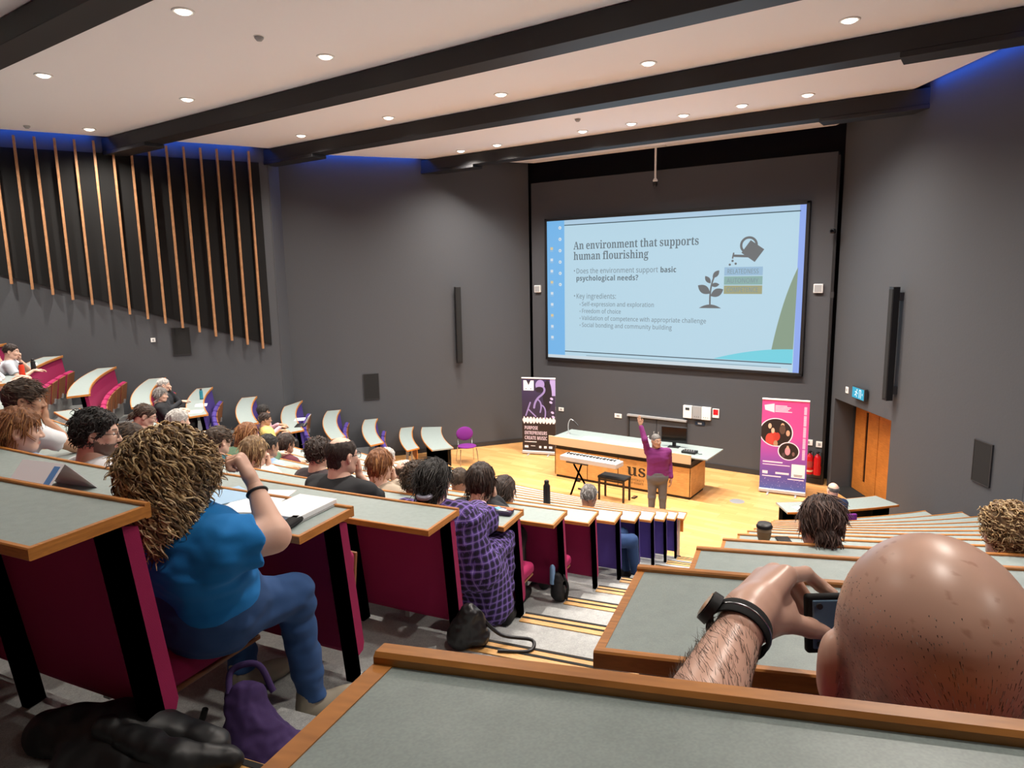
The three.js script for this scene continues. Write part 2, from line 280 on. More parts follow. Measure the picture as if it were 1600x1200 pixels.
// ---------------------------------------------------------------- desk rows with seat backs
const ORD = ['front', 'second', 'third', 'fourth', 'fifth', 'sixth', 'seventh', 'eighth', 'ninth', 'tenth', 'eleventh', 'twelfth', 'thirteenth'];
const BN = { M: 'middle block', R: 'exit-door block', L: 'slatted-wall block' };
const seatDown = {};      // 'M3' -> list of angles with a seat in use
const seatCushion = boxUV(new RoundedBoxGeometry(0.48, 0.09, 0.42, 3, 0.035)), seatBoard = boxUV(new RoundedBoxGeometry(0.46, 0.018, 0.39, 2, 0.006)), hingeG = box(0.03, 0.12, 0.09, 0, -0.06, 0);
const ROWS = {};
function deskRow(b, k) {
  const R = rowR(b, k), y = deskY(b, k), n = 22, crim = k <= 6, fab = crim ? M.crimson : M.purple;
  const o = thing('desk_row', `${ORD[12 - k]} grey desk row up from the stage, ${BN[b]}, ${k < 12 ? (crim ? 'crimson' : 'purple') + ' backs' : 'wooden front panel'}`, 'desk row', [0, 0, 0]);
  ROWS[b + k] = o;
  const A = (r) => span(b, k, r), A2 = (i) => (r) => span(b, k, r, 0.1 + i, i);
  part('desk_top', arcPrism(b, k, [[R + 0.018, y - 0.028], [R + DESK - 0.014, y - 0.028], [R + DESK - 0.014, y], [R + 0.018, y]], n, A2(0.014)), M.laminate, o, 'grey laminate writing surface');
  part('front_lip', arcPrism(b, k, [[R, y - 0.034], [R + 0.018, y - 0.034], [R + 0.018, y + 0.006], [R + 0.015, y + 0.009], [R + 0.003, y + 0.009], [R, y + 0.006]], n, A), M.oak, o, 'raised oak lip');
  part('edge_strip', arcPrism(b, k, [[R + DESK - 0.014, y - 0.03], [R + DESK - 0.003, y - 0.03], [R + DESK, y - 0.027], [R + DESK, y - 0.002], [R + DESK - 0.003, y + 0.001], [R + DESK - 0.014, y + 0.001]], n, A), M.oak, o, 'oak edge');
  for (const e of [0, 1]) part('end_strip', arcPrism(b, k, [[R + 0.018, y - 0.03], [R + DESK - 0.014, y - 0.03], [R + DESK - 0.014, y + 0.001], [R + 0.018, y + 0.001]], 1, (r) => { const s = A(r), t = A2(0.014)(r); return e ? [t[1], s[1]] : [s[0], t[0]]; }), M.oak, o, 'oak edge');
  if (k < 12) {
    part('seat_back', arcPrism(b, k, [[R + 0.085, y - 0.034], [R + 0.035, y - 0.05], [R - 0.035, y - 0.6], [R - 0.025, y - 0.63], [R + 0.005, y - 0.64], [R + 0.015, y - 0.62], [R + 0.095, y - 0.06]], n, (r) => { const s = span(b, k, R, 0.12, 0.012); return s; }), fab, o, crim ? 'crimson upholstered seat back' : 'purple upholstered seat back');
    const sl2 = span(b, k, R, 0.2, 0.024), s = span(b, k, R, 0.2, 0.1), len = Math.abs(s[1] - s[0]) * R, nl = Math.max(2, Math.round(len / (b === 'M' && k < 4 ? 0.58 : 2.2)) + 1);
    for (let i = 0; i < nl; i++) { const a = sl2[0] + (sl2[1] - sl2[0]) * i / (nl - 1); const tp = polar(b, R + 0.115, a, y - 0.03), bt = polar(b, R + 0.03, a, floorY(k)); part('leg', bar(tp, bt, 0.03, 0.06, [Math.cos(a), 0, -Math.sin(a)]), M.steel, o, 'flat steel leg'); }
    // seats for the row in front
    const fy = floorY(k + 1), cnt = Math.max(1, Math.floor(len / 0.56));
    for (let i = 0; i < cnt; i++) {
      const a = s[0] + (s[1] - s[0]) * (i + 0.5) / cnt, used = (seatDown[b + (k + 1)] || []).some((t) => Math.abs(t - a) * R < 0.27);
      const show = used || b === 'L' || (b === 'M' && k < 3 && i > cnt - 5);
      if (!show) continue;
      const g = new THREE.Group(); g.name = 'tip_up_seat'; o.add(g);
      if (used) { const p = polar(b, R - 0.31, a, fy + 0.41); g.position.set(...p); g.rotation.y = a; part('cushion', seatCushion, fab, g); const q = part('seat_board', seatBoard, M.ply, g); q.position.y = -0.052; }
      else { const p = polar(b, R - 0.13, a, fy + 0.56); g.position.set(...p); g.rotation.set(1.42, a, 0, 'YXZ'); part('cushion', seatCushion, fab, g); const q = part('seat_board', seatBoard, M.ply, g, 'plywood seat underside'); q.position.y = -0.052; }
      const h = part('hinge', hingeG, M.steel, g); h.position.set(0, -0.03, used ? 0.2 : 0.17);
    }
  } else {
    part('front_panel', arcPrism(b, k, [[R + 0.05, y - 0.03], [R + 0.03, y - 0.03], [R + 0.03, y - 0.33], [R + 0.05, y - 0.33]], n, (r) => span(b, k, R, 0.16, 0.05)), M.oak, o, 'oak front panel');
    const s = span(b, k, R, 0.2, 0.1);
    for (let i = 0; i < 4; i++) { const a = s[0] + (s[1] - s[0]) * i / 3; const g = new THREE.Group(); g.name = 'leg'; o.add(g); part('post', rod(polar(b, R + 0.16, a, 0.02), polar(b, R + 0.16, a, y - 0.03), 0.022), M.steel, g); part('foot', cyl(0.06, 0.03, 0.03, ...(() => { const p = polar(b, R + 0.16, a, 0); return p; })()), M.black, g); }
  }
}

// ---------------------------------------------------------------- things on the walls
function canvasTex(w, h, draw) { const c = document.createElement('canvas'); c.width = w; c.height = h; draw(c.getContext('2d'), w, h); const t = new THREE.CanvasTexture(c); t.colorSpace = THREE.SRGBColorSpace; t.anisotropy = 8; return t; }
{ // projection screen
  const o = thing('projection_screen', 'large wide screen in a black frame showing a light blue slide', 'screen', [0, 4.259, 0]);
  const W = 6.62, Hh = 3.746, F = 0.075;
  part('frame', [rbox(W, F, 0.1, 0.01, 0, Hh / 2 - F, 0.05), rbox(W, F, 0.1, 0.01, 0, -Hh / 2, 0.05), rbox(F, Hh, 0.1, 0.01, -W / 2 + F / 2, -Hh / 2, 0.05), rbox(F, Hh, 0.1, 0.01, W / 2 - F / 2, -Hh / 2, 0.05)], M.black, o, 'black screen frame');
  const tex = canvasTex(1760, 1000, (x, w, h) => {
    const X = (u) => (u - 0.012) / 0.976 * w, Y = (v) => (v - 0.02) / 0.96 * h;
    x.fillStyle = '#c3e6f8'; x.fillRect(0, 0, w, h);
    x.fillStyle = '#7cc3fb'; x.fillRect(0, 0, X(0.093), h);
    x.fillStyle = '#b9daf2'; x.fillRect(X(0.093), 0, w, Y(0.05));
    x.fillStyle = '#98b6ff'; x.fillRect(X(0.968), 0, w, h);
    const r = rngOf(5);
    for (let i = 0; i < 6; i++) { x.fillStyle = '#e6f3fd'; x.beginPath(); x.arc(X(0.073), Y(0.07 + i * 0.078), 12, 0, 7); x.fill(); x.fillStyle = '#8fb4c9'; x.fillRect(X(0.07), Y(0.068 + i * 0.078), 8, 6); }
    for (let i = 0; i < 9; i++) { x.fillStyle = i % 3 ? '#e2effa' : '#e9d6a8'; x.fillRect(X(0.028), Y(0.2 + i * 0.078), 22, 20); x.fillStyle = '#a8cdea'; x.fillRect(X(0.026), Y(0.225 + i * 0.078), 28, 5); }
    x.fillStyle = '#38505c'; x.fillRect(X(0.093), Y(0.052), X(0.971) - X(0.093), 6); x.fillRect(X(0.093), Y(0.926), X(0.964) - X(0.093), 6);
    x.fillStyle = '#d9e9f2'; x.fillRect(X(0.0), Y(0.957), X(0.965), 60); x.fillStyle = '#8aa3b0'; x.fillRect(X(0.19), Y(0.95), X(0.93) - X(0.19), 4);
    x.fillStyle = '#8ea690'; x.beginPath(); x.moveTo(X(0.97), Y(0.37)); x.quadraticCurveTo(X(0.925), Y(0.55), X(0.897), Y(0.85)); x.lineTo(X(0.966), Y(0.845)); x.closePath(); x.fill();
    x.fillStyle = '#7be0f2'; x.beginPath(); x.moveTo(X(0.70), Y(0.922)); x.quadraticCurveTo(X(0.84), Y(0.845), X(0.966), Y(0.842)); x.lineTo(X(0.966), Y(0.925)); x.closePath(); x.fill();
    const T = (s, u, v, px, font, col, u1) => { x.font = font.replace('#', px); x.fillStyle = col; x.textBaseline = 'middle'; const m = x.measureText(s).width; x.save(); x.translate(X(u), Y(v)); if (u1) x.scale((X(u1) - X(u)) / m, 1); x.fillText(s, 0, 0); x.restore(); };
    T('An environment that supports', 0.134, 0.197, 74, 'bold #px serif', '#6a7c86', 0.638); T('human flourishing', 0.134, 0.268, 74, 'bold #px serif', '#6a7c86', 0.449);
    const sa = '#px sans-serif', sb = 'bold #px sans-serif', cg = '#7f929d';
    T('•', 0.134, 0.368, 40, sa, cg); T('Does the environment support', 0.145, 0.368, 50, sa, cg, 0.487); T('basic', 0.495, 0.37, 50, sb, '#61737c', 0.557); T('psychological needs?', 0.145, 0.418, 50, sb, '#687b85', 0.41);
    T('•', 0.134, 0.54, 40, sa, cg); T('Key ingredients:', 0.145, 0.54, 50, sa, cg, 0.32);
    T('Self-expression and exploration', 0.17, 0.595, 42, sa, cg, 0.474); T('Freedom of choice', 0.17, 0.643, 42, sa, cg, 0.34); T('Validation of competence with appropriate challenge', 0.17, 0.691, 42, sa, cg, 0.671); T('Social bonding and community building', 0.17, 0.739, 42, sa, cg, 0.544);
    for (let i = 0; i < 4; i++) { x.strokeStyle = cg; x.lineWidth = 2; x.beginPath(); x.arc(X(0.163), Y(0.597 + i * 0.048), 4, 0, 7); x.stroke(); }
    [['#9fc6e4', 'RELATEDNESS'], ['#8fb9b4', 'AUTONOMY'], ['#a9ab84', 'COMPETENCE']].forEach(([c, s], i) => { const v = 0.362 + i * 0.055; x.fillStyle = c; x.fillRect(X(0.73), Y(v), X(0.859) - X(0.73), Y(v + 0.05) - Y(v)); T(s, 0.739, v + 0.026, 40, sa, '#7f99a5', 0.846); });
    const ic = '#6b7074'; x.fillStyle = ic; x.strokeStyle = ic; x.lineCap = 'round';
    // watering can
    x.lineWidth = 14; x.beginPath(); x.arc(X(0.81), Y(0.235), 46, 0, 7); x.stroke(); x.save(); x.translate(X(0.825), Y(0.27)); x.rotate(0.62); x.fillRect(-52, -44, 100, 92); x.restore();
    x.lineWidth = 15; x.beginPath(); x.moveTo(X(0.815), Y(0.3)); x.lineTo(X(0.763), Y(0.295)); x.stroke(); x.lineWidth = 9; x.beginPath(); x.moveTo(X(0.76), Y(0.28)); x.lineTo(X(0.757), Y(0.308)); x.stroke();
    for (const [u, v] of [[0.757, 0.325], [0.748, 0.347], [0.768, 0.342]]) { x.beginPath(); x.arc(X(u), Y(v), 7, 0, 7); x.fill(); }
    // seedling
    x.lineWidth = 10; x.beginPath(); x.moveTo(X(0.683), Y(0.6)); x.quadraticCurveTo(X(0.678), Y(0.47), X(0.7), Y(0.4)); x.stroke();
    const leaf = (u, v, du, dv, wd) => { const ax = X(u), ay = Y(v), bx = X(u + du), by = Y(v + dv), nx = -(by - ay) * wd, ny = (bx - ax) * wd; x.beginPath(); x.moveTo(ax, ay); x.quadraticCurveTo((ax + bx) / 2 + nx, (ay + by) / 2 + ny, bx, by); x.quadraticCurveTo((ax + bx) / 2 - nx, (ay + by) / 2 - ny, ax, ay); x.fill(); };
    leaf(0.682, 0.52, -0.044, -0.05, 0.55); leaf(0.684, 0.535, 0.044, -0.04, 0.55); leaf(0.683, 0.458, -0.02, -0.045, 0.5); leaf(0.684, 0.47, 0.03, -0.005, 0.5); leaf(0.69, 0.425, 0.022, -0.045, 0.5);
    x.beginPath(); x.moveTo(X(0.643), Y(0.61)); x.quadraticCurveTo(X(0.683), Y(0.565), X(0.722), Y(0.61)); x.closePath(); x.fill();
  });
  const g = new THREE.PlaneGeometry(W - 2 * F + 0.01, Hh - 2 * F + 0.01); g.translate(0, 0, 0.088);
  part('slide_image', g, S({ color: 0x050505, roughness: 0.6, emissive: 0xffffff, emissiveMap: tex, emissiveIntensity: 0.82 }), o, 'projected slide with a title, bullet points, a watering can and a seedling');
  part('backing_board', box(W - 0.02, Hh - 0.02, 0.06, 0, -Hh / 2 + 0.01, 0.045), M.dark, o);
  const l = new THREE.RectAreaLight(0xcfe9ff, LIGHT.screen, W - 0.2, Hh - 0.2); l.position.set(0, 4.259, 0.12); l.rotation.y = Math.PI; scene.add(l);
}
for (const [x, n] of [[-3.58, 'left'], [3.54, 'right']]) { const o = thing('wall_speaker', `small white square speaker on the screen panel ${n === 'left' ? 'near the tall thin column speaker' : 'above the fire extinguishers'}`, 'speaker', [x, 4.2, 0]); part('cabinet', rbox(0.19, 0.19, 0.07, 0.012, 0, 0, 0.036), M.white, o); part('grille', box(0.15, 0.15, 0.004, 0, 0.02, 0.072), M.grey, o); }
function columnSpeaker(at, ang, label) { const o = thing('column_speaker', label, 'speaker', at, ang); part('cabinet', rbox(0.15, 2.02, 0.12, 0.008, 0, 0, 0.13), M.black, o); part('grille', box(0.12, 1.94, 0.006, 0, 0.04, 0.193), M.rubber, o); for (const y of [0.12, 1.78]) part('bracket', box(0.1, 0.14, 0.08, 0.03, y, 0.035), M.dark, o); }
columnSpeaker(onL(2.1, 2.38, 0), Math.atan2(wn[0], -wn[1]), 'tall thin black column speaker on the wall left of the screen');
columnSpeaker(onR(2.5, 2.36, 0), Math.atan2(-wn[0], -wn[1]), 'tall thin black column speaker above the exit sign side of the door');
const faceL = Math.atan2(wn[0], -wn[1]), faceR = Math.atan2(-wn[0], -wn[1]);
function ventPanel(at, turn, w, h, label) { const o = thing('vent_panel', label, 'vent', at, turn); part('plate', rbox(w, h, 0.02, 0.004, 0, 0, 0.012), M.rubber, o); part('rim', [box(w + 0.02, 0.012, 0.028, 0, -0.006, 0.012), box(w + 0.02, 0.012, 0.028, 0, h - 0.006, 0.012), box(0.012, h, 0.028, -w / 2 - 0.004, 0, 0.012), box(0.012, h, 0.028, w / 2 + 0.004, 0, 0.012)], M.dark, o); }
ventPanel(onL(4.45, 1.57, 0), faceL, 0.38, 0.66, 'dark rectangular wall vent left of the column speaker');
ventPanel(onR(4.98, 1.58, 0), faceR, 0.38, 0.62, 'dark rectangular wall vent to the right of the exit door');
// left and right slatted walls: panel + slats
const SA = [7.15, 5.75], SB = [9.05, 9.9], sl = Math.hypot(SB[0] - SA[0], SB[1] - SA[1]), su = [(SB[0] - SA[0]) / sl, (SB[1] - SA[1]) / sl], sn = [su[1], -su[0]];
const onS = (s, y, o, m) => [m * (SA[0] + su[0] * s - sn[0] * o), y, SA[1] + su[1] * s - sn[1] * o];
for (const m of [-1, 1]) {
  const th = m < 0 ? Math.atan2(-su[1], -su[0]) : Math.atan2(-su[1], su[0]);
  const o = thing('slatted_wall_panel', m < 0 ? 'black acoustic panel with tall oak slats above the far seats' : 'oak slat panel at the edge of the right-hand wall', 'slat panel', [0, 0, 0]);
  const low = (s) => 2.98 + 0.345 * s, N = m < 0 ? 16 : 4, S1 = 0.25 + N * 0.33 + 0.1;
  const sh = new THREE.Shape(); sh.moveTo(0.2, low(0.2) + 0.12); sh.lineTo(S1, low(S1) + 0.12); sh.lineTo(S1, CEIL - 0.3); sh.lineTo(0.2, CEIL - 0.3); const g = new THREE.ExtrudeGeometry(sh, { depth: 0.03, bevelEnabled: false });
  g.applyMatrix4(new THREE.Matrix4().makeBasis(V(m * su[0], 0, su[1]), V(0, 1, 0), V(-m * sn[0], 0, -sn[1]))); g.translate(m * SA[0], 0, SA[1]);
  g.computeVertexNormals(); part('backing', g, S({ color: 0x060606, roughness: 0.95, side: THREE.DoubleSide }), o, 'black acoustic backing');
  for (let i = 0; i < N; i++) { const s = 0.42 + i * 0.33, y0 = low(s) - 0.02 - (i % 2 ? 0.0 : 0.0), y1 = CEIL - 0.08; part('slat', rbox(0.045, y1 - y0, 0.11, 0.004).rotateY(th).translate(...onS(s, y0, 0.09, m)), M.slat, o, 'oak slat'); }
}
ventPanel([onS(2.12, 3.1, 0, -1)[0], 3.08, onS(2.12, 3.1, 0, -1)[2]], Math.atan2(sn[0], -sn[1]), 0.36, 0.6, 'black rectangular speaker panel under the oak slats');
function plate(at, turn, w, h, label, mat = M.white, cat = 'switch plate') { const o = thing('wall_plate', label, cat, at, turn); part('plate', rbox(w, h, 0.016, 0.004, 0, -h / 2, 0.009), mat, o); part('insert', box(w * 0.4, h * 0.45, 0.006, 0, -h * 0.22, 0.018), M.grey, o); return o; }
plate(onS(2.67, 3.44, 0, -1), Math.atan2(sn[0], -sn[1]), 0.09, 0.09, 'small white wall plate beside the black speaker panel');
plate([-3.14, 1.03, 0], 0, 0.16, 0.1, 'white double socket nearest the black and purple banner'); plate([-2.88, 1.03, 0], 0, 0.16, 0.1, 'white double socket a hand to the right of the banner socket'); plate([-1.16, 1.03, 0], 0, 0.2, 0.11, 'white socket pair beside the dark wall cupboard');
plate([1.02, 1.07, 0], 0, 0.24, 0.09, 'dark blue plate under the white control boxes', S({ color: 0x1f2e40, roughness: 0.5 }), 'plate');
plate([3.48, 0.92, 0], 0, 0.2, 0.13, 'white notice above the left fire extinguisher', M.white, 'notice'); plate([3.72, 0.9, 0], 0, 0.14, 0.13, 'white notice above the right fire extinguisher', M.white, 'notice');
plate(onR(0.71, 2.24), faceR, 0.11, 0.13, 'white box on the wall left of the exit sign', M.white, 'box');
{ // wall cupboard behind the lectern
  const o = thing('wall_cupboard', 'low dark grey double door cupboard in the front wall', 'cupboard', [-0.085, 0, 0]);
  part('top_rail', rbox(1.58, 0.05, 0.09, 0.006, 0, 1.07, 0.045), M.grey, o); for (const s of [-1, 1]) { part('side_frame', box(0.04, 1.07, 0.05, s * 0.77, 0, 0.025), M.dark, o); const d = part('door', rbox(0.735, 1.05, 0.03, 0.004, s * 0.374, 0.01, 0.016), M.wall, o); part('handle', box(0.02, 0.14, 0.03, s * 0.06, 0.6, 0.045), M.grey, d); }
}
{ // control boxes
  const o = thing('control_panel', 'row of three white control boxes on the front wall', 'control panel', [0.955, 1.18, 0]);
  [[-0.235, 0.22, 0.31], [0, 0.22, 0.31], [0.225, 0.22, 0.31]].forEach(([x, w, h], i) => { const b = part('control_box', rbox(w, h, 0.07, 0.008, x, 0, 0.036), i === 1 ? M.grey : M.white, o); if (i === 0) part('display', box(0.1, 0.06, 0.004, x, 0.2, 0.073), M.glassDark, b); else for (let j = 0; j < 3; j++) part('button', cyl(0.008, 0.008, 0.006).rotateX(Math.PI / 2).translate(x - 0.05 + j * 0.05, 0.06, 0.074), M.dark, b); });
  const f = thing('fire_notice', 'small red and white fire action notice beside the control boxes', 'notice', [1.4, 1.25, 0]); part('board', rbox(0.16, 0.22, 0.02, 0.004, 0, 0, 0.011), M.white, f); part('red_field', box(0.12, 0.13, 0.004, 0, 0.07, 0.022), M.red, f);
}
function extinguisher(x, z, band, label) {
  const o = thing('fire_extinguisher', label, 'fire extinguisher', [x, 0.24, z]);
  part('cylinder', lathe([[0.001, 0], [0.07, 0], [0.078, 0.015], [0.078, 0.36], [0.06, 0.42], [0.025, 0.45], [0.025, 0.47], [0.001, 0.47]]), M.red, o); part('valve', [cyl(0.018, 0.018, 0.05, 0, 0.46, 0), box(0.03, 0.02, 0.14, 0, 0.5, 0.03)], M.black, o);
  part('hose', tube([[0, 0.49, -0.03], [0.06, 0.52, 0.02], [0.085, 0.42, 0.03], [0.085, 0.2, 0.02]], 0.01), M.black, o); if (band) part('label_band', lathe([[0.0785, 0.06], [0.08, 0.06], [0.08, 0.1], [0.0785, 0.1]]), S({ color: 0xe8d6a6 }), o); part('instruction_label', lathe([[0.0785, 0.16], [0.0795, 0.16], [0.0795, 0.3], [0.0785, 0.3]], 24).rotateY(0.5), band ? S({ color: 0xb0443f, roughness: 0.5 }) : M.red, o); part('wall_bracket', box(0.06, 0.08, 0.04, 0, 0.28, -0.09), M.dark, o);
}
extinguisher(3.56, 0.12, true, 'red fire extinguisher with a cream band beside the pink banner'); extinguisher(3.72, 0.12, false, 'plain red fire extinguisher beside the door recess');
{ const o = thing('cable_conduit', 'black cable trunking running down the right edge of the screen panel', 'conduit', [3.81, 0, 0]); part('trunking', box(0.06, 7.0, 0.07, 0, 0, 0.0), M.black, o); part('joint_cover', box(0.075, 0.12, 0.08, 0, 4.1, 0), M.dark, o);
  const c = thing('wall_camera', 'small black camera on a bracket at the right edge of the screen panel', 'camera', [3.8, 5.5, 0.04]); part('bracket', rod([0, 0, 0], [0.02, 0.02, 0.16], 0.018), M.dark, c); part('camera_body', rbox(0.1, 0.1, 0.16, 0.03, 0.0, -0.08, 0.2), M.black, c); part('lens', cyl(0.03, 0.03, 0.02).rotateX(Math.PI / 2).translate(0, -0.03, 0.285), M.glassDark, c); }
{ const o = thing('ceiling_camera', 'black camera hanging on a white pole above the screen', 'camera', [-0.15, CEIL, 0.18]); part('mounting_plate', box(0.5, 0.02, 0.16, 0, -0.02, 0), M.white, o); part('pole', cyl(0.024, 0.024, 0.74, 0, -0.76, 0), M.white, o); part('collar', lathe([[0.001, -0.8], [0.05, -0.8], [0.06, -0.77], [0.026, -0.72], [0.001, -0.72]]), M.white, o); part('camera_body', lathe([[0.001, -0.92], [0.035, -0.91], [0.05, -0.87], [0.05, -0.8], [0.001, -0.8]]), M.black, o); }
{ // exit sign
  const o = thing('exit_sign', 'lit green and white running man exit sign over the door', 'sign', onR(1.35, 2.16, 0), faceR); part('housing', rbox(0.5, 0.24, 0.07, 0.01, 0, 0, 0.06), M.dark, o);
  const t = canvasTex(256, 112, (x, w, h) => { x.fillStyle = '#2ba7c8'; x.fillRect(0, 0, w, h); x.fillStyle = '#e9fbff'; x.fillRect(150, 12, 44, 88); x.fillStyle = '#2ba7c8'; x.fillRect(162, 22, 20, 78); x.strokeStyle = '#e9fbff'; x.lineWidth = 11; x.lineCap = 'round'; x.beginPath(); x.moveTo(96, 38); x.lineTo(82, 66); x.lineTo(100, 92); x.moveTo(82, 66); x.lineTo(56, 84); x.moveTo(94, 44); x.lineTo(118, 60); x.moveTo(92, 42); x.lineTo(64, 46); x.stroke(); x.fillStyle = '#e9fbff'; x.beginPath(); x.arc(104, 22, 10, 0, 7); x.fill(); x.beginPath(); x.moveTo(210, 56); x.lineTo(226, 40); x.lineTo(226, 72); x.fill(); });
  const g = new THREE.PlaneGeometry(0.47, 0.21); g.translate(0, 0.12, 0.0965); part('sign_face', g, S({ color: 0x05080a, emissive: 0xffffff, emissiveMap: t, emissiveIntensity: 1.1 }), o);
}
{ // door in the recess
  const o = thing('door_1', 'orange wooden exit door with a narrow glazed slot', 'door', onR(0, 0, -DOOR.depth), angR); o.userData.kind = 'structure';
  const W = DOOR.s1 - DOOR.s0; const x0 = DOOR.s0;
  const leafM = S({ color: 0xc98138, map: texOak, roughness: 0.45 });
  const L = 1.02, gx = x0 + 0.06;   // leaf with a slot cut out
  const leaf = part('door_leaf', [rbox(0.44, 1.95, 0.05, 0.004, gx + 0.22, 0.01, 0), rbox(0.42, 1.95, 0.05, 0.004, gx + 0.54 + 0.21, 0.01, 0), box(0.1, 0.26, 0.05, gx + 0.49, 0.01, 0), box(0.1, 0.2, 0.05, gx + 0.49, 1.76, 0)], leafM, o, 'orange oak veneer');
  part('glazing', box(0.1, 1.49, 0.008, gx + 0.49, 0.27, 0), M.glassDark, leaf); part('pull_handle', rod([gx + 0.86, 0.9, -0.06], [gx + 0.86, 1.25, -0.06], 0.012), M.chrome, leaf);
  part('door_leaf', rbox(W - 1.04, 1.95, 0.05, 0.004, gx + 0.98 + (W - 1.04) / 2, 0.01, 0), leafM, o); part('door_frame', [box(0.06, 1.97, 0.1, x0 + 0.03, 0, 0), box(W, 0.04, 0.1, x0 + W / 2, 1.95, 0)], M.dark, o);
  part('passage_back', box(W + 0.2, 2.2, 0.05, x0 + W / 2, 0, -0.35), M.wallDark, o);
  struct('floor', box(W, 0.02, 0.8).rotateY(angR).translate(...onR(x0 + W / 2, -0.015, -0.4)), M.rubber, 'dark threshold of the door recess');
}

// ---------------------------------------------------------------- stage
{ // lectern desk
  const o = thing('lectern_desk', 'long maple lectern desk with grey top and dark recess band', 'lectern', [0.12, 0, 0]);
  const zf = 2.55, zb = 1.7, W = 3.3;
  const x0 = -W / 2;
  [[0, 0.86], [0.87, 0.76], [1.64, 0.8], [2.45, 0.85]].forEach(([a, w], i) => part('front_panel', rbox(w - 0.01, 0.62, 0.03, 0.004, x0 + a + w / 2, 0.06, zf - 0.015), M.maple, o, 'maple front panel'));
  part('side_panel', rbox(0.03, 0.62, zf - zb, 0.004, W / 2 - 0.015, 0.06, (zf + zb) / 2), M.maple, o); part('side_panel', rbox(0.03, 0.62, zf - zb, 0.004, -W / 2 + 0.015, 0.06, (zf + zb) / 2), M.maple, o);
  part('plinth', box(W - 0.06, 0.06, zf - zb - 0.06, 0, 0, (zf + zb) / 2), M.black, o); part('recess_band', box(W - 0.04, 0.12, zf - zb - 0.05, 0, 0.68, (zf + zb) / 2), M.black, o, 'black recess band'); part('back_panel', box(W - 0.08, 0.62, 0.02, 0, 0.06, zb + 0.01), M.dark, o);
  part('upstand', rbox(3.42, 0.2, 0.03, 0.004, -0.02, 0.8, zf + 0.12), S({ color: 0xc9b493, roughness: 0.4 }), o, 'pale upstand along the front'); part('desk_top', rbox(3.75, 0.03, 1.0, 0.006, 0.12, 0.9, (zf + zb) / 2 - 0.05), M.laminate, o, 'grey laminate top');
  const t = canvasTex(512, 384, (x, w, h) => { x.clearRect(0, 0, w, h); x.fillStyle = '#2a2118'; x.font = 'bold 250px serif'; x.textBaseline = 'alphabetic'; x.save(); x.translate(80, 215); x.scale(1.1, 1); x.fillText('us', 0, 0); x.restore(); x.globalAlpha = 0.6; x.font = '44px serif'; x.fillText('UNIVERSITY', 110, 290); x.fillText('OF SUSSEX', 130, 340); });
  const g = new THREE.PlaneGeometry(0.74, 0.555); g.translate(0.45, 0.36, zf + 0.003); const lm = S({ map: t, transparent: true, alphaTest: 0.3, roughness: 0.5 }); part('logo', g, lm, o, 'dark serif lettering reading us');
}
const LT = 0.93;
{ const o = thing('gooseneck_microphone', 'thin gooseneck microphone on the left end of the lectern desk', 'microphone', [-1.45, LT, 2.05]); part('base', cyl(0.05, 0.04, 0.03), M.grey, o); part('gooseneck', tube([[0, 0.03, 0], [0, 0.25, 0], [0.06, 0.36, 0.0], [0.16, 0.34, 0.03]], 0.011), M.silver, o); part('capsule', rod([0.16, 0.34, 0.03], [0.3, 0.24, 0.06], 0.018), M.black, o); }
{ const o = thing('monitor', 'black flat monitor standing on the right end of the lectern desk', 'monitor', [1.15, LT, 1.95], 0.15); part('panel', rbox(0.56, 0.35, 0.03, 0.006, 0, 0.1, 0), M.black, o); part('back_casing', rbox(0.36, 0.22, 0.03, 0.01, 0, 0.16, -0.03), M.dark, o); part('screen_glass', box(0.53, 0.31, 0.004, 0, 0.12, 0.016), M.glassDark, o); part('stand', [box(0.08, 0.16, 0.02, 0, 0, -0.02), box(0.24, 0.012, 0.18, 0, 0, 0)], M.black, o); }
{ const o = thing('audio_mixer', 'small black desk mixer with knobs right of the monitor', 'mixer', [1.62, LT, 2.25]); part('body', rbox(0.3, 0.05, 0.2, 0.01), M.black, o); for (let i = 0; i < 5; i++) part('knob', cyl(0.014, 0.012, 0.025, -0.1 + i * 0.05, 0.05, 0.03), M.grey, o); part('cable', tube([[0.15, 0.03, 0], [0.22, 0.02, 0.05], [0.26, 0.005, -0.02]], 0.006), M.rubber, o); }
for (const [x, z, r, n] of [[-0.75, 2.2, 0.2, 'left part'], [-0.1, 2.3, -0.1, 'middle'], [0.35, 2.25, 0.3, 'part by the presenter']]) solo('paper_sheet', box(0.42, 0.006, 0.3, x, LT, z, r), M.paper, `white papers lying on the ${n} of the lectern top`, 'paper');
{ const o = thing('sanitiser_bottle', 'small white pump bottle on the lectern desk', 'bottle', [0.62, LT, 2.1]); part('bottle_body', lathe([[0.001, 0], [0.035, 0], [0.038, 0.01], [0.038, 0.11], [0.014, 0.14], [0.014, 0.16], [0.001, 0.16]]), M.white, o); part('pump', [cyl(0.006, 0.006, 0.05, 0, 0.16, 0), box(0.016, 0.012, 0.06, 0, 0.205, 0.02)], M.white, o); }
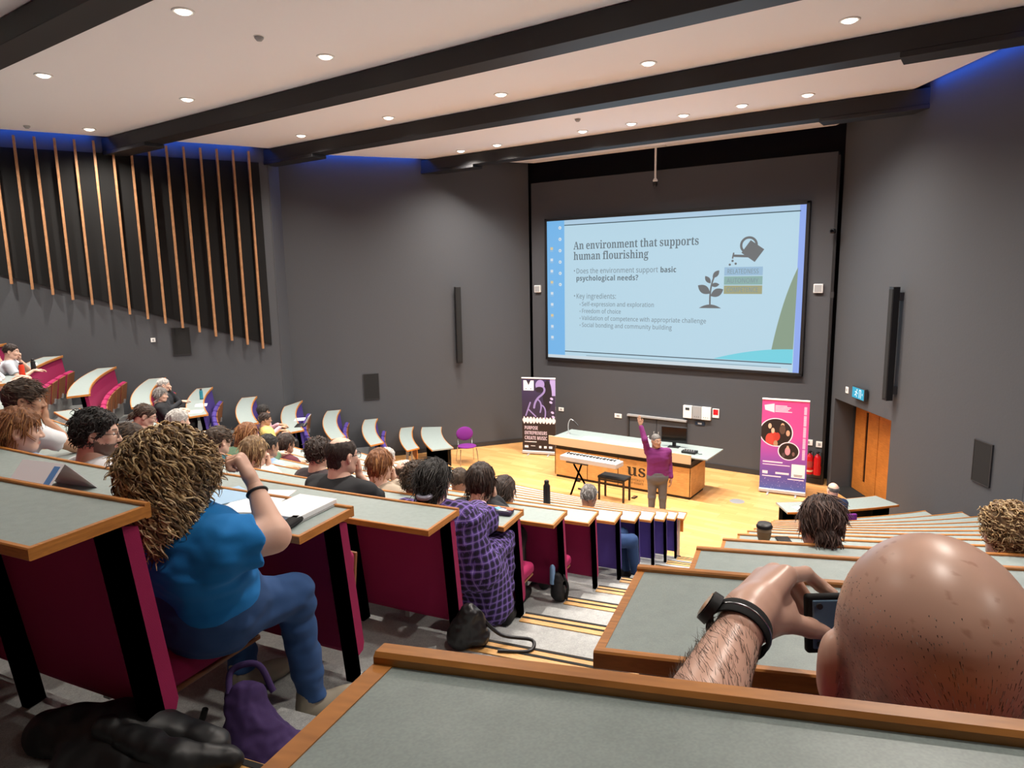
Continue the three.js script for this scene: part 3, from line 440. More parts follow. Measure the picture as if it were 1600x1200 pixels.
{ // keyboard on X stand
  const o = thing('stage_piano', 'silver electric piano in front of the lectern desk', 'keyboard', [-0.02, 0.78, 3.55], -0.03);
  part('body', rbox(1.36, 0.11, 0.32, 0.02), M.silver, o); part('white_keys', rbox(1.2, 0.02, 0.15, 0.004, 0, 0.1, -0.075), M.white, o, 'white piano keys');
  const kb = []; for (let i = 0; i < 52; i++) if (![2, 6].includes(i % 7)) kb.push(box(0.012, 0.018, 0.09, -0.588 + i * 0.0229, 0.118, -0.035)); part('black_keys', kb, M.black, o, 'black piano keys'); part('control_strip', box(1.2, 0.006, 0.07, 0, 0.109, 0.09), M.grey, o);
  const s = thing('keyboard_stand', 'black X-shaped folding stand under the electric piano', 'stand', [-0.32, 0, 3.55]);
  for (const k of [-1, 1]) { part('strut', bar([0, 0.03, -k * 0.42], [0, 0.76, k * 0.2], 0.035, 0.02, [1, 0, 0]), M.black, s); part('foot', rod([-0.25, 0.02, -k * 0.42], [0.25, 0.02, -k * 0.42], 0.018), M.rubber, s); part('support_bar', rod([-0.22, 0.765, k * 0.14], [0.3, 0.765, k * 0.14], 0.014), M.black, s); } part('pivot', rod([-0.03, 0.36, 0], [0.03, 0.36, 0], 0.04), M.black, s);
}
{ const o = thing('piano_stool', 'black padded piano bench beside the stand', 'stool', [0.42, 0, 3.35]); part('seat_pad', rbox(0.62, 0.06, 0.34, 0.02, 0, 0.47, 0), M.rubber, o); for (const sx of [-1, 1]) for (const sz of [-1, 1]) part('leg', box(0.035, 0.47, 0.035, sx * 0.28, 0, sz * 0.14), M.black, o); part('rail', [box(0.54, 0.03, 0.02, 0, 0.43, 0.14), box(0.54, 0.03, 0.02, 0, 0.43, -0.14)], M.black, o); }
{ const o = thing('sustain_pedal', 'tiny black pedal on the floor by the piano bench', 'pedal', [0.72, 0, 3.0]); part('base', rbox(0.08, 0.025, 0.16, 0.006), M.rubber, o); part('pedal_plate', rbox(0.05, 0.012, 0.1, 0.004, 0, 0.028, 0.03), M.chrome, o); }
for (const [x, z, n] of [[-2.05, 3.95, 'left of the piano'], [2.6, 2.1, 'right of the lectern desk']]) { const o = thing('floor_socket', `round grey floor socket lid ${n}`, 'floor socket', [x, 0, z]); part('lid', cyl(0.13, 0.13, 0.006), M.steel, o); part('rim', lathe([[0.13, 0], [0.15, 0], [0.148, 0.005], [0.13, 0.007]], 32), M.grey, o); }
function banner(at, turn, tex, label, W) {
  const o = thing('rollup_banner', label, 'banner', at, turn);
  part('base_unit', rbox(W + 0.02, 0.08, 0.1, 0.02, 0, 0.02, 0), M.silver, o); for (const s of [-1, 1]) part('foot', rbox(0.04, 0.02, 0.3, 0.006, s * W * 0.3, 0, 0.04), M.silver, o);
  const g = new THREE.BoxGeometry(W, 1.92, 0.004, 1, 1, 1); g.translate(0, 1.06, 0.0); const bm = S({ color: 0xdddddd, roughness: 0.6 }), fm = S({ map: tex, roughness: 0.5 });
  const f = new THREE.PlaneGeometry(W, 1.92); f.translate(0, 1.06, 0.0032); part('backing_sheet', g, bm, o); part('printed_sheet', f, fm, o, 'printed banner face'); part('top_rail', rbox(W + 0.01, 0.035, 0.03, 0.008, 0, 2.015, 0), M.white, o); part('support_pole', rod([0, 0.08, -0.03], [0, 2.02, -0.02], 0.01), M.grey, o);
}
const bTexR = canvasTex(440, 1000, (x, w, h) => {
  const g = x.createLinearGradient(0, 0, 40, h); g.addColorStop(0, '#e0488c'); g.addColorStop(0.35, '#d84a96'); g.addColorStop(0.62, '#9a4aa8'); g.addColorStop(0.85, '#5a4a9c'); g.addColorStop(1, '#4a5aa2'); x.fillStyle = g; x.fillRect(0, 0, w, h);
  x.fillStyle = '#f8d9e6'; x.beginPath(); x.moveTo(20, 62); x.lineTo(115, 40); x.lineTo(118, 140); x.lineTo(28, 115); x.closePath(); x.fill(); for (let i = 0; i < 5; i++) x.fillRect(124, 58 + i * 16, 110 + ((i * 37) % 50), 9);
  const photo = (cx, cy, r, seed, k) => { x.fillStyle = '#fbe4ee'; x.beginPath(); x.arc(cx, cy, r + 10, 0, 7); x.fill(); x.save(); x.beginPath(); x.arc(cx, cy, r, 0, 7); x.clip(); x.fillStyle = '#1d1416'; x.fillRect(cx - r, cy - r, 2 * r, 2 * r); const q = rngOf(seed); for (const [dx, dy, c, s] of k) { x.fillStyle = c; x.beginPath(); x.ellipse(cx + dx * r, cy + dy * r, s * r * 0.55, s * r, 0, 0, 7); x.fill(); } x.restore(); };
  photo(140, 360, 150, 3, [[-0.15, 0.45, '#c03a30', 0.5], [-0.4, 0.55, '#c8453a', 0.45], [0.1, 0.3, '#b8362e', 0.3], [-0.2, -0.12, '#e0b79c', 0.2], [0.4, -0.5, '#d9b090', 0.22], [-0.4, -0.45, '#dcb79a', 0.2], [0.75, 0.0, '#c9a084', 0.22], [0.4, -0.25, '#5a4338', 0.35], [0.0, 0.85, '#b08a6a', 0.25]]);
  photo(265, 560, 92, 4, [[-0.1, 0.0, '#d890a0', 0.5], [-0.1, -0.45, '#d8a890', 0.22], [0.5, 0.3, '#7a5a58', 0.25], [-0.5, 0.5, '#4a3a40', 0.3]]);
  x.fillStyle = '#f3c6de'; x.save(); x.translate(392, 60); for (let i = 0; i < 62; i++) if (i % 13 !== 9) x.fillRect(0, i * 9.6, 26, 8); x.restore();
  x.fillStyle = '#f6dcec'; x.fillRect(24, 688, 190, 15); x.fillRect(24, 722, 260, 9); x.fillRect(24, 800, 52, 34); x.fillRect(150, 806, 128, 22); x.fillRect(24, 852, 180, 12); x.fillRect(268, 868, 150, 10);
  x.fillStyle = '#f4f1f3'; x.fillRect(300, 700, 126, 150); x.fillStyle = '#6a6068'; x.fillRect(322, 816, 82, 9); x.fillRect(326, 830, 74, 8);
  x.fillStyle = 'rgba(235,210,240,0.5)'; const q = rngOf(8); for (let i = 0; i < 40; i++) { x.beginPath(); x.arc(q() * w, 880 + q() * 110, 2 + q() * 3, 0, 7); x.fill(); }
});
banner([3.247, 0, 1.14], Math.atan2(6.77 - 3.247, 15.97 - 1.14) * 0.6, bTexR, 'pink to purple roll-up banner with two round photos by the extinguishers', 0.92);
const bTexL = canvasTex(440, 1000, (x, w, h) => {
  x.fillStyle = '#231d24'; x.fillRect(0, 0, w, h); const g = x.createLinearGradient(0, 0, 0, 560); g.addColorStop(0, '#3a3158'); g.addColorStop(1, '#262036'); x.fillStyle = g; x.fillRect(0, 0, w, 560);
  x.fillStyle = '#a99bd4'; x.fillRect(370, 0, 70, 230); x.fillStyle = '#1a1724'; x.beginPath(); x.ellipse(335, 230, 60, 210, 0, 0, 7); x.fill(); x.fillStyle = '#9a8cc6'; x.beginPath(); x.ellipse(240, 85, 58, 72, 0.2, 0, 7); x.fill(); x.fillStyle = '#1f1b2a'; x.beginPath(); x.ellipse(235, 150, 60, 40, 0, 0, 7); x.fill();
  x.strokeStyle = '#8d80ba'; x.lineWidth = 26; x.lineCap = 'round'; x.beginPath(); x.moveTo(290, 120); x.quadraticCurveTo(320, 170, 250, 230); x.quadraticCurveTo(170, 290, 160, 400); x.stroke(); x.lineWidth = 18; x.beginPath(); x.moveTo(110, 330); x.lineTo(50, 510); x.moveTo(200, 280); x.quadraticCurveTo(280, 320, 240, 460); x.moveTo(250, 360); x.quadraticCurveTo(330, 380, 300, 540); x.moveTo(90, 430); x.lineTo(180, 520); x.stroke();
  x.fillStyle = '#bdb2dd'; for (const [a, b] of [[380, 320], [400, 460], [410, 520], [390, 270]]) { x.beginPath(); x.ellipse(a, b, 22, 16, 0.6, 0, 7); x.fill(); }
  x.fillStyle = '#f2f0f4'; x.fillRect(22, 26, 136, 138); x.fillStyle = '#2b2436'; x.beginPath(); x.moveTo(62, 26); x.lineTo(90, 92); x.lineTo(118, 26); x.closePath(); x.fill(); x.fillRect(50, 136, 14, 12); x.fillRect(112, 136, 14, 12);
  x.fillStyle = '#1f171a'; x.fillRect(0, 560, w, 440); x.fillStyle = '#f0e8ea'; const q = rngOf(12); for (let i = 0; i < 64; i++) { const a = 10 + Math.abs(Math.sin(i * 0.5)) * 30 + q() * 14; x.fillRect(4 + i * 6.8, 575 - a, 6.8, 2 * a); }
  x.fillStyle = '#cdbfd0'; x.font = 'bold 64px sans-serif'; const T = (s, y, wd) => { x.save(); x.translate(28, y); x.scale(wd / x.measureText(s).width, 1.05); x.fillText(s, 0, 0); x.restore(); };
  T('PURPOSE', 706, 180); T('ENTREPRENEURS', 776, 300); T('CREATE MUSIC', 846, 300); x.fillStyle = '#efe6e8'; x.fillRect(28, 872, 160, 10); for (const [a, ww] of [[28, 50], [110, 60], [220, 30], [285, 36], [350, 44]]) x.fillRect(a, 930, ww, a === 110 ? 8 : 32);
});
banner([-2.911, 0, 1.09], 0.32, bTexL, 'black and purple roll-up banner with a saxophone player and white lettering', 0.9);
{ // purple chair
  const o = thing('stacking_chair', 'purple upholstered chair on thin chrome legs by the front table', 'chair', [-4.0, 0, 2.75], 0.9);
  const pad = new THREE.SphereGeometry(0.24, 28, 14); pad.scale(1, 0.16, 1); pad.translate(0, 0.45, 0); part('seat', pad, M.plum, o, 'purple seat pad'); const bk = new THREE.SphereGeometry(0.22, 28, 14); bk.scale(1, 0.8, 0.2); bk.rotateX(-0.15); bk.translate(0, 0.72, -0.24); part('backrest', bk, M.plum, o, 'purple backrest');
  for (const sx of [-1, 1]) { part('leg', tube([[sx * 0.2, 0.42, 0.18], [sx * 0.22, 0.2, 0.22], [sx * 0.23, 0.005, 0.24]], 0.011), M.chrome, o); part('leg', tube([[sx * 0.2, 0.42, -0.18], [sx * 0.22, 0.2, -0.24], [sx * 0.23, 0.005, -0.28]], 0.011), M.chrome, o); part('back_post', tube([[sx * 0.18, 0.42, -0.18], [sx * 0.18, 0.6, -0.26], [sx * 0.15, 0.75, -0.27]], 0.01), M.chrome, o); }
}
// loose crescent tables flanking the stage
function sideTable(m, label) {
  const o = thing('crescent_table', label, 'table', [0, 0, 0]); const b = m < 0 ? 'L' : 'R', R = m < 0 ? 6.45 : 6.7, y = 0.75, A = m < 0 ? [-0.56, -0.92] : [0.61, 0.89], F = () => A;
  part('table_top', arcPrism(b, 12, [[R, y - 0.03], [R + 0.5, y - 0.03], [R + 0.5, y], [R, y]], 12, F), M.laminate, o, 'grey laminate top'); part('edge_strip', arcPrism(b, 12, [[R - 0.012, y - 0.032], [R, y - 0.032], [R, y + 0.001], [R - 0.012, y + 0.001]], 12, F), M.oak, o); part('edge_strip', arcPrism(b, 12, [[R + 0.5, y - 0.032], [R + 0.512, y - 0.032], [R + 0.512, y + 0.001], [R + 0.5, y + 0.001]], 12, F), M.oak, o);
  part('modesty_panel', arcPrism(b, 12, [[R + 0.04, 0.3], [R + 0.06, 0.3], [R + 0.06, y - 0.03], [R + 0.04, y - 0.03]], 12, () => [A[0] * 0.98 + A[1] * 0.02, A[1] * 0.98 + A[0] * 0.02]), M.black, o);
  for (const t of [0.06, 0.5, 0.94]) { const a = A[0] + (A[1] - A[0]) * t; part('leg', bar(polar(b, R + 0.25, a, 0), polar(b, R + 0.25, a, y - 0.03), 0.06, 0.3, [Math.cos(a), 0, -Math.sin(a)]), M.black, o); }
}
sideTable(-1, 'loose crescent-shaped grey table beside the purple chair'); sideTable(1, 'loose crescent-shaped grey table with black legs near the exit door');

// ---------------------------------------------------------------- smooth bodies: distance fields meshed with surface nets
const smin = (a, b, k) => { const h = Math.max(k - Math.abs(a - b), 0) / k; return Math.min(a, b) - h * h * k * 0.25; };
function capD(x, y, z, c) { const px = x - c[0], py = y - c[1], pz = z - c[2], bx = c[3] - c[0], by = c[4] - c[1], bz = c[5] - c[2]; let t = (px * bx + py * by + pz * bz) / (bx * bx + by * by + bz * bz + 1e-12); t = t < 0 ? 0 : t > 1 ? 1 : t; const dx = px - bx * t, dy = py - by * t, dz = pz - bz * t; return Math.sqrt(dx * dx + dy * dy + dz * dz) - (c[6] + (c[7] - c[6]) * t); }
function ellD(x, y, z, cx, cy, cz, rx, ry, rz) { const ax = (x - cx) / rx, ay = (y - cy) / ry, az = (z - cz) / rz, k0 = Math.sqrt(ax * ax + ay * ay + az * az), bx = ax / rx, by = ay / ry, bz = az / rz, k1 = Math.sqrt(bx * bx + by * by + bz * bz); return k1 < 1e-9 ? -Math.min(rx, ry, rz) : k0 * (k0 - 1) / k1; }
const cap = (a, b, ra, rb) => [a[0], a[1], a[2], b[0], b[1], b[2], ra, rb === undefined ? ra : rb];
function capsField(list, k, grow = 0) { return (x, y, z) => { let d = 1e9; for (const c of list) { const e = capD(x, y, z, c); d = d > 1e8 ? e : smin(d, e, k); } return d - grow; }; }
function capsBounds(list, pad) { const lo = [1e9, 1e9, 1e9], hi = [-1e9, -1e9, -1e9]; for (const c of list) for (let i = 0; i < 3; i++) { lo[i] = Math.min(lo[i], c[i] - c[6], c[i + 3] - c[7]); hi[i] = Math.max(hi[i], c[i] + c[6], c[i + 3] + c[7]); } return [lo.map((v) => v - pad), hi.map((v) => v + pad)]; }
function nets(f, lo, hi, h) {
  const nx = Math.ceil((hi[0] - lo[0]) / h) + 1, ny = Math.ceil((hi[1] - lo[1]) / h) + 1, nz = Math.ceil((hi[2] - lo[2]) / h) + 1, F = new Float32Array(nx * ny * nz);
  const id = (i, j, k) => (k * ny + j) * nx + i;
  // evaluate coarsely first: skip cells far from the surface
  const st = 3; for (let k = 0; k < nz; k += st) for (let j = 0; j < ny; j += st) for (let i = 0; i < nx; i += st) {
    const ci = Math.min(i + 1, nx - 1), cj = Math.min(j + 1, ny - 1), ck = Math.min(k + 1, nz - 1), v = f(lo[0] + ci * h, lo[1] + cj * h, lo[2] + ck * h), far = Math.abs(v) > h * 5.5;
    for (let c = k; c < Math.min(k + st, nz); c++) for (let b = j; b < Math.min(j + st, ny); b++) for (let a = i; a < Math.min(i + st, nx); a++) F[id(a, b, c)] = far ? v : f(lo[0] + a * h, lo[1] + b * h, lo[2] + c * h);
  }
  const map = new Int32Array(nx * ny * nz).fill(-1), pos = [];
  const E = [[0, 1], [0, 2], [0, 4], [1, 3], [1, 5], [2, 3], [2, 6], [3, 7], [4, 5], [4, 6], [5, 7], [6, 7]];
  const q = new Float32Array(8);
  for (let k = 0; k < nz - 1; k++) for (let j = 0; j < ny - 1; j++) for (let i = 0; i < nx - 1; i++) {
    let m = 0; for (let c = 0; c < 8; c++) { q[c] = F[id(i + (c & 1), j + ((c >> 1) & 1), k + (c >> 2))]; if (q[c] < 0) m++; } if (m === 0 || m === 8) continue;
    let sx = 0, sy = 0, sz = 0, n = 0; for (const [a, b] of E) if ((q[a] < 0) !== (q[b] < 0)) { const t = q[a] / (q[a] - q[b]); sx += (a & 1) + t * ((b & 1) - (a & 1)); sy += ((a >> 1) & 1) + t * (((b >> 1) & 1) - ((a >> 1) & 1)); sz += (a >> 2) + t * ((b >> 2) - (a >> 2)); n++; }
    map[id(i, j, k)] = pos.length / 3; pos.push(lo[0] + (i + sx / n) * h, lo[1] + (j + sy / n) * h, lo[2] + (k + sz / n) * h);
  }
  const idx = []; const quad = (a, b, c, d, flip) => { if (a < 0 || b < 0 || c < 0 || d < 0) return; if (flip) idx.push(a, c, b, a, d, c); else idx.push(a, b, c, a, c, d); };
  for (let k = 1; k < nz - 1; k++) for (let j = 1; j < ny - 1; j++) for (let i = 1; i < nx - 1; i++) {
    const s = F[id(i, j, k)] < 0;
    if (s !== (F[id(i + 1, j, k)] < 0)) quad(map[id(i, j - 1, k - 1)], map[id(i, j, k - 1)], map[id(i, j, k)], map[id(i, j - 1, k)], !s);
    if (s !== (F[id(i, j + 1, k)] < 0)) quad(map[id(i - 1, j, k - 1)], map[id(i - 1, j, k)], map[id(i, j, k)], map[id(i, j, k - 1)], !s);
    if (s !== (F[id(i, j, k + 1)] < 0)) quad(map[id(i - 1, j - 1, k)], map[id(i, j - 1, k)], map[id(i, j, k)], map[id(i - 1, j, k)], !s);
  }
  const g = new THREE.BufferGeometry(), e = h * 0.5, nor = new Float32Array(pos.length); g.setAttribute('position', new THREE.Float32BufferAttribute(pos, 3)); g.setIndex(idx);
  for (let i = 0; i < pos.length; i += 3) { const [x, y, z] = [pos[i], pos[i + 1], pos[i + 2]]; const a = f(x + e, y, z) - f(x - e, y, z), b = f(x, y + e, z) - f(x, y - e, z), c = f(x, y, z + e) - f(x, y, z - e), L = Math.hypot(a, b, c) || 1; nor[i] = a / L; nor[i + 1] = b / L; nor[i + 2] = c / L; }
  g.setAttribute('normal', new THREE.BufferAttribute(nor, 3)); return g;
}

// ---- head in its own frame: origin between the ears at eye height, +z the face
function headField(x, y, z) {
  const ax = Math.abs(x);
  let d = ellD(x, y, z, 0, 0.032, -0.014, 0.0765, 0.088, 0.099);
  d = smin(d, ellD(x, y, z, 0, -0.04, 0.026, 0.06, 0.08, 0.066), 0.05);
  d = smin(d, ellD(x, y, z, 0, -0.098, 0.062, 0.03, 0.022, 0.026), 0.04);          // chin
  d = smin(d, capD(ax, y, z, [0.052, -0.06, 0.0, 0.03, -0.095, 0.05, 0.016, 0.014]), 0.04); // jaw
  d = smin(d, capD(x, y, z, [0, -0.04, -0.035, 0, -0.2, -0.05, 0.054, 0.06]), 0.05);    // neck
  d = smin(d, capD(ax, y, z, [0.012, 0.026, 0.084, 0.046, 0.024, 0.066, 0.009, 0.008]), 0.022); // brow
  d = smin(d, capD(x, y, z, [0, 0.012, 0.09, 0, -0.03, 0.112, 0.008, 0.0125]), 0.016);  // nose
  d = smin(d, ellD(ax, y, z, 0.012, -0.034, 0.1, 0.009, 0.008, 0.01), 0.01);
  d = smin(d, ellD(ax, y, z, 0.04, -0.025, 0.068, 0.02, 0.02, 0.016), 0.03);           // cheek
  d = -smin(-d, ellD(ax, y, z, 0.032, 0.004, 0.093, 0.017, 0.011, 0.016), 0.012);      // eye socket
  d = smin(d, ellD(ax, y, z, 0.032, 0.003, 0.076, 0.0145, 0.0125, 0.0125), 0.004);     // lids
  d = smin(d, capD(ax, y, z, [0, -0.062, 0.096, 0.018, -0.064, 0.088, 0.007, 0.004]), 0.01); d = smin(d, capD(ax, y, z, [0, -0.074, 0.094, 0.015, -0.072, 0.087, 0.0075, 0.004]), 0.008);
  // ear
  const ex = ax - 0.079, ey = y + 0.008, ez = z + 0.012; const tx = ex * 0.9 - ez * -0.35, tz = ez * 0.9 + ex * -0.35;
  let e = ellD(tx, ey, tz, 0.004, 0, 0, 0.011, 0.033, 0.021); e = Math.max(e, -ellD(tx, ey, tz, 0.016, 0.002, 0.003, 0.011, 0.022, 0.012)); d = smin(d, e, 0.012);
  return d;
}
const HEADS = {};
function headGeo(cell) { if (!HEADS[cell]) HEADS[cell] = nets(headField, [-0.105, -0.21, -0.13], [0.105, 0.14, 0.14], cell); return HEADS[cell]; }
function skinHead(cell, skin, o = {}) {
  const g = headGeo(cell).clone(), p = g.attributes.position, c = new Float32Array(p.count * 3), S3 = skin, hc = o.beard || o.hairColor || [0.05, 0.035, 0.025];
  for (let i = 0; i < p.count; i++) {
    const x = p.getX(i), y = p.getY(i), z = p.getZ(i), ax = Math.abs(x); let k = [...S3]; const n = noise(x * 60, y * 60, z * 60) * 0.06, n2 = noise(x * 190 + 9, y * 190, z * 190);
    k = k.map((v) => v * (1 + n));
    const lip = Math.hypot(ax / 0.024, (y + 0.068) / 0.0105, (z - 0.094) / 0.02); if (lip < 1) k = [k[0] * 0.85, k[1] * 0.6, k[2] * 0.6];
    if (z > 0.055 && Math.abs(y - 0.03 + ax * 0.05) < 0.0055 && ax > 0.014 && ax < 0.05) k = hc.map((v, j) => v * 0.8 + k[j] * 0.2);
    if (o.beard && z > -0.005 && y < -0.05 + Math.max(0, 0.03 - z) * 0.9 + n2 * 0.006 && y > -0.135 && lip > 1.05 && !(y > -0.05 && ax < 0.02)) k = o.beard.map((v, j) => v * 0.85 + k[j] * 0.15);
    if (o.freckles && y > 0.03 && noise(x * 150 + 3, y * 150, z * 150) > 0.66) k = k.map((v, j) => v * [0.82, 0.72, 0.68][j]);
    if (o.stubble) { const t = 0.045 - y + 0.2 * ax + noise(x * 40, y * 40, z * 40) * 0.02; const a = Math.min(0.85, Math.max(0, t * 12)) * (0.72 + 0.28 * n2); if (z < 0.045 && y > -0.11 && !(ax > 0.081)) k = k.map((v, j) => v * (1 - a) + o.stubble[j] * a); }
    c.set(k, 3 * i);
  }
  g.setAttribute('color', new THREE.BufferAttribute(c, 3)); return g;
}
const eyeWhite = new THREE.SphereGeometry(0.0118, 14, 10);
function eyesGeo() { const gs = []; for (const s of [-1, 1]) { const w = tint(plain(eyeWhite.clone().translate(s * 0.032, 0.003, 0.0785)), [0.75, 0.73, 0.7]); const iris = tint(plain(new THREE.SphereGeometry(0.0066, 10, 8).translate(s * 0.032, 0.003, 0.0852)), [0.05, 0.035, 0.025]); gs.push(w, iris); } return mergeGeometries(gs); }
const EYES = eyesGeo(), eyeMat = S({ vertexColors: true, roughness: 0.2 });

// ---- hands: palm, four fingers and a thumb; +z along the fingers, +y the back of the hand, thumb towards +x
function handField(curl, spread = 1) {
  const L = [[0.026, 0.078, 1.0], [0.009, 0.086, 1.06], [-0.009, 0.08, 1.0], [-0.026, 0.07, 0.82]], list = [];
  list.push(cap([0.018, 0, 0.012], [0.026, 0, 0.08], 0.0155, 0.013), cap([0.004, 0.001, 0.008], [0.009, 0.002, 0.086], 0.0165, 0.0135), cap([-0.01, 0, 0.01], [-0.009, 0.001, 0.08], 0.0155, 0.013), cap([-0.018, -0.001, 0.012], [-0.026, -0.001, 0.07], 0.0145, 0.012));
  list.push(cap([0, 0, -0.03], [0, 0, 0.02], 0.024, 0.022));
  const fing = [];
  L.forEach(([x, z, s], i) => { let p = [x, 0.001, z], a = curl[0] * (1 + i * 0.06); const sx = x * 0.16 * spread; const seg = [0.04, 0.026, 0.02].map((v) => v * s); const rr = [0.0098, 0.0088, 0.0078, 0.0066]; for (let j = 0; j < 3; j++) { const nx = [p[0] + sx * seg[j] * 6, p[1] - Math.sin(a) * seg[j], p[2] + Math.cos(a) * seg[j]]; fing.push(cap(p, nx, rr[j], rr[j + 1])); p = nx; a += curl[j + 1]; } });
  const t0 = [0.02, -0.006, 0.012], t1 = [0.046, -0.014, 0.04], c = curl[3]; const t2 = [t1[0] + 0.012 * (1 - c), t1[1] - 0.012 * (0.4 + c), t1[2] + 0.028], t3 = [t2[0] - 0.006 * c, t2[1] - 0.012 * c, t2[2] + 0.022];
  const thumb = [cap(t0, t1, 0.017, 0.0125), cap(t1, t2, 0.0122, 0.0105), cap(t2, t3, 0.0105, 0.0085)];
  return { list: [...list, ...fing, ...thumb], f: (x, y, z) => { let d = 1e9; for (const q of list) { const e = capD(x, y, z, q); d = d > 1e8 ? e : smin(d, e, 0.012); } for (let i = 0; i < 4; i++) { let e = 1e9; for (let j = 0; j < 3; j++) { const v = capD(x, y, z, fing[i * 3 + j]); e = e > 1e8 ? v : smin(e, v, 0.004); } d = smin(d, e, 0.0045); } let e = 1e9; for (const q of thumb) { const v = capD(x, y, z, q); e = e > 1e8 ? v : smin(e, v, 0.005); } return smin(d, e, 0.01); } };
}
const HANDS = {};
const CURL = { relaxed: [0.25, 0.4, 0.35, 0.3], fist: [1.15, 1.5, 1.1, 0.9], flat: [0.06, 0.08, 0.06, 0.1], grip: [0.7, 0.9, 0.6, 0.7] };
function handGeo(kind, side, cell) {      // side +1: a right hand seen with the back up has its thumb on the left, so mirror
  const key = kind + side + cell; if (HANDS[key]) return HANDS[key];
  const h = handField(CURL[kind]); const [lo, hi] = capsBounds(h.list, 0.012); const g = nets(h.f, lo, hi, cell);
  if (side > 0) { g.scale(-1, 1, 1); const ix = g.index.array; for (let i = 0; i < ix.length; i += 3) { const t = ix[i]; ix[i] = ix[i + 1]; ix[i + 1] = t; } }
  return (HANDS[key] = g);
}
// ---- hair in the head frame
function hairCap(style, cell) {
  const t = style.thick || 0.014, low = style.low === undefined ? -0.075 : style.low, fr = style.front === undefined ? 0.05 : style.front, rough = style.rough || 0.006, fq = style.freq || 55;
  const f = (x, y, z) => {
    const ax = Math.abs(x); let d = ellD(x, y, z, 0, 0.034, -0.016, 0.077 + t * 0.8, 0.088 + t, 0.1 + t);
    if (style.nape) d = smin(d, ellD(x, y, z, 0, -0.05, -0.055, 0.062, 0.05, 0.045), 0.03);
    if (style.long) d = smin(d, capD(x, y, z, [0, 0.0, -0.06, style.long[0], style.long[1], style.long[2], 0.075, style.long[3] || 0.06]), 0.05);
    if (style.side) d = smin(d, capD(ax, y, z, [0.07, 0.02, -0.01, 0.085, style.side, -0.02, 0.028, 0.024]), 0.03);
    if (style.bun) d = smin(d, ellD(x, y, z, 0, style.bun[0], style.bun[1], 0.045, 0.042, 0.04), 0.012);
    d -= noise(x * fq, y * fq * 0.6, z * fq) * rough + noise(x * fq * 2.3, y * fq, z * fq * 2.3) * rough * 0.5;
    const hl = (y - 0.02) * 0.85 - (z - fr); d = Math.max(d, -hl * 0.75);
    if (!style.long && !style.side) d = Math.max(d, -(y - low)); else if (!style.long) d = Math.max(d, -(y - (style.side - 0.03)));
    if (!style.coverEars) d = Math.max(d, -ellD(ax, y, z, 0.09, -0.012, 0.004, 0.03, 0.036, 0.03));
    if (style.bare) d = Math.max(d, -ellD(x, y, z, ...style.bare));
    return d;
  };
  const ly = style.long ? style.long[1] - 0.1 : Math.min(low, style.side || 0) - 0.05;
  return nets(f, [-0.15, ly, -0.2], [0.15, 0.17, 0.12], cell);
}
function strands(base, rng, n, len, rad, colors, curl, flow, seg = 5) {
  const p = base.attributes.position, nr = base.attributes.normal, pos = [], nor = [], col = [];
  const push = (a, b, c) => { pos.push(a, b, c); };
  for (let s = 0; s < n; s++) {
    const i = Math.floor(rng() * p.count); let P = V(p.getX(i), p.getY(i), p.getZ(i)), N = V(nr.getX(i), nr.getY(i), nr.getZ(i)); P.addScaledVector(N, -rad * 0.6);
    let D = flow(P, N, rng); D.addScaledVector(N, -D.dot(N) * 0.85).normalize(); const c = colors[Math.floor(rng() * colors.length)], k = 0.75 + rng() * 0.5, Lg = len * (0.6 + rng() * 0.8), T = N.clone().cross(D).normalize(), ph = rng() * 6.28, pts = [], w = [];
    for (let j = 0; j <= seg; j++) { const t = j / seg, a = ph + t * curl[1]; const q = P.clone().addScaledVector(D, Lg * t).addScaledVector(T, Math.sin(a) * curl[0]).addScaledVector(N, Math.cos(a) * curl[0] - t * t * Lg * (curl[2] || 0.12)); pts.push(q); w.push(rad * (1 - 0.75 * t * t)); }
    const ring = pts.map((q, j) => { const a = pts[Math.max(0, j - 1)], b = pts[Math.min(seg, j + 1)], d = b.clone().sub(a).normalize(), u = d.clone().cross(Math.abs(d.y) < 0.9 ? V(0, 1, 0) : V(1, 0, 0)).normalize(), v = d.clone().cross(u); const R = []; for (let m = 0; m < 4; m++) { const an = m * Math.PI / 2; const e = u.clone().multiplyScalar(Math.cos(an)).addScaledVector(v, Math.sin(an)); R.push([q.clone().addScaledVector(e, w[j]), e]); } return R; });
    for (let j = 0; j < seg; j++) for (let m = 0; m < 4; m++) { const A = ring[j][m], B = ring[j][(m + 1) % 4], C = ring[j + 1][(m + 1) % 4], E2 = ring[j + 1][m]; for (const [v, e] of [A, B, C, A, C, E2]) { pos.push(v.x, v.y, v.z); nor.push(e.x, e.y, e.z); col.push(c[0] * k, c[1] * k, c[2] * k); } }
  }
  const g = new THREE.BufferGeometry(); g.setAttribute('position', new THREE.Float32BufferAttribute(pos, 3)); g.setAttribute('normal', new THREE.Float32BufferAttribute(nor, 3)); g.setAttribute('color', new THREE.Float32BufferAttribute(col, 3)); g.setAttribute('uv', new THREE.Float32BufferAttribute(new Float32Array(pos.length / 3 * 2), 2)); return g;
}
const flowShort = (P, N, r) => V(P.x * 3 + (r() - 0.5) * 0.6, -0.5 + P.y * 2 + (r() - 0.5) * 0.4, -0.55 - P.z + (r() - 0.5) * 0.6);
const flowDown = (P, N, r) => V(P.x * 1.2 + (r() - 0.5) * 0.25, -1, -0.15 + (r() - 0.5) * 0.25);
const flowFwd = (P, N, r) => V(P.x * 2 + (r() - 0.5) * 0.6, -0.35 + (r() - 0.5) * 0.4, 0.9 + (r() - 0.5) * 0.5);
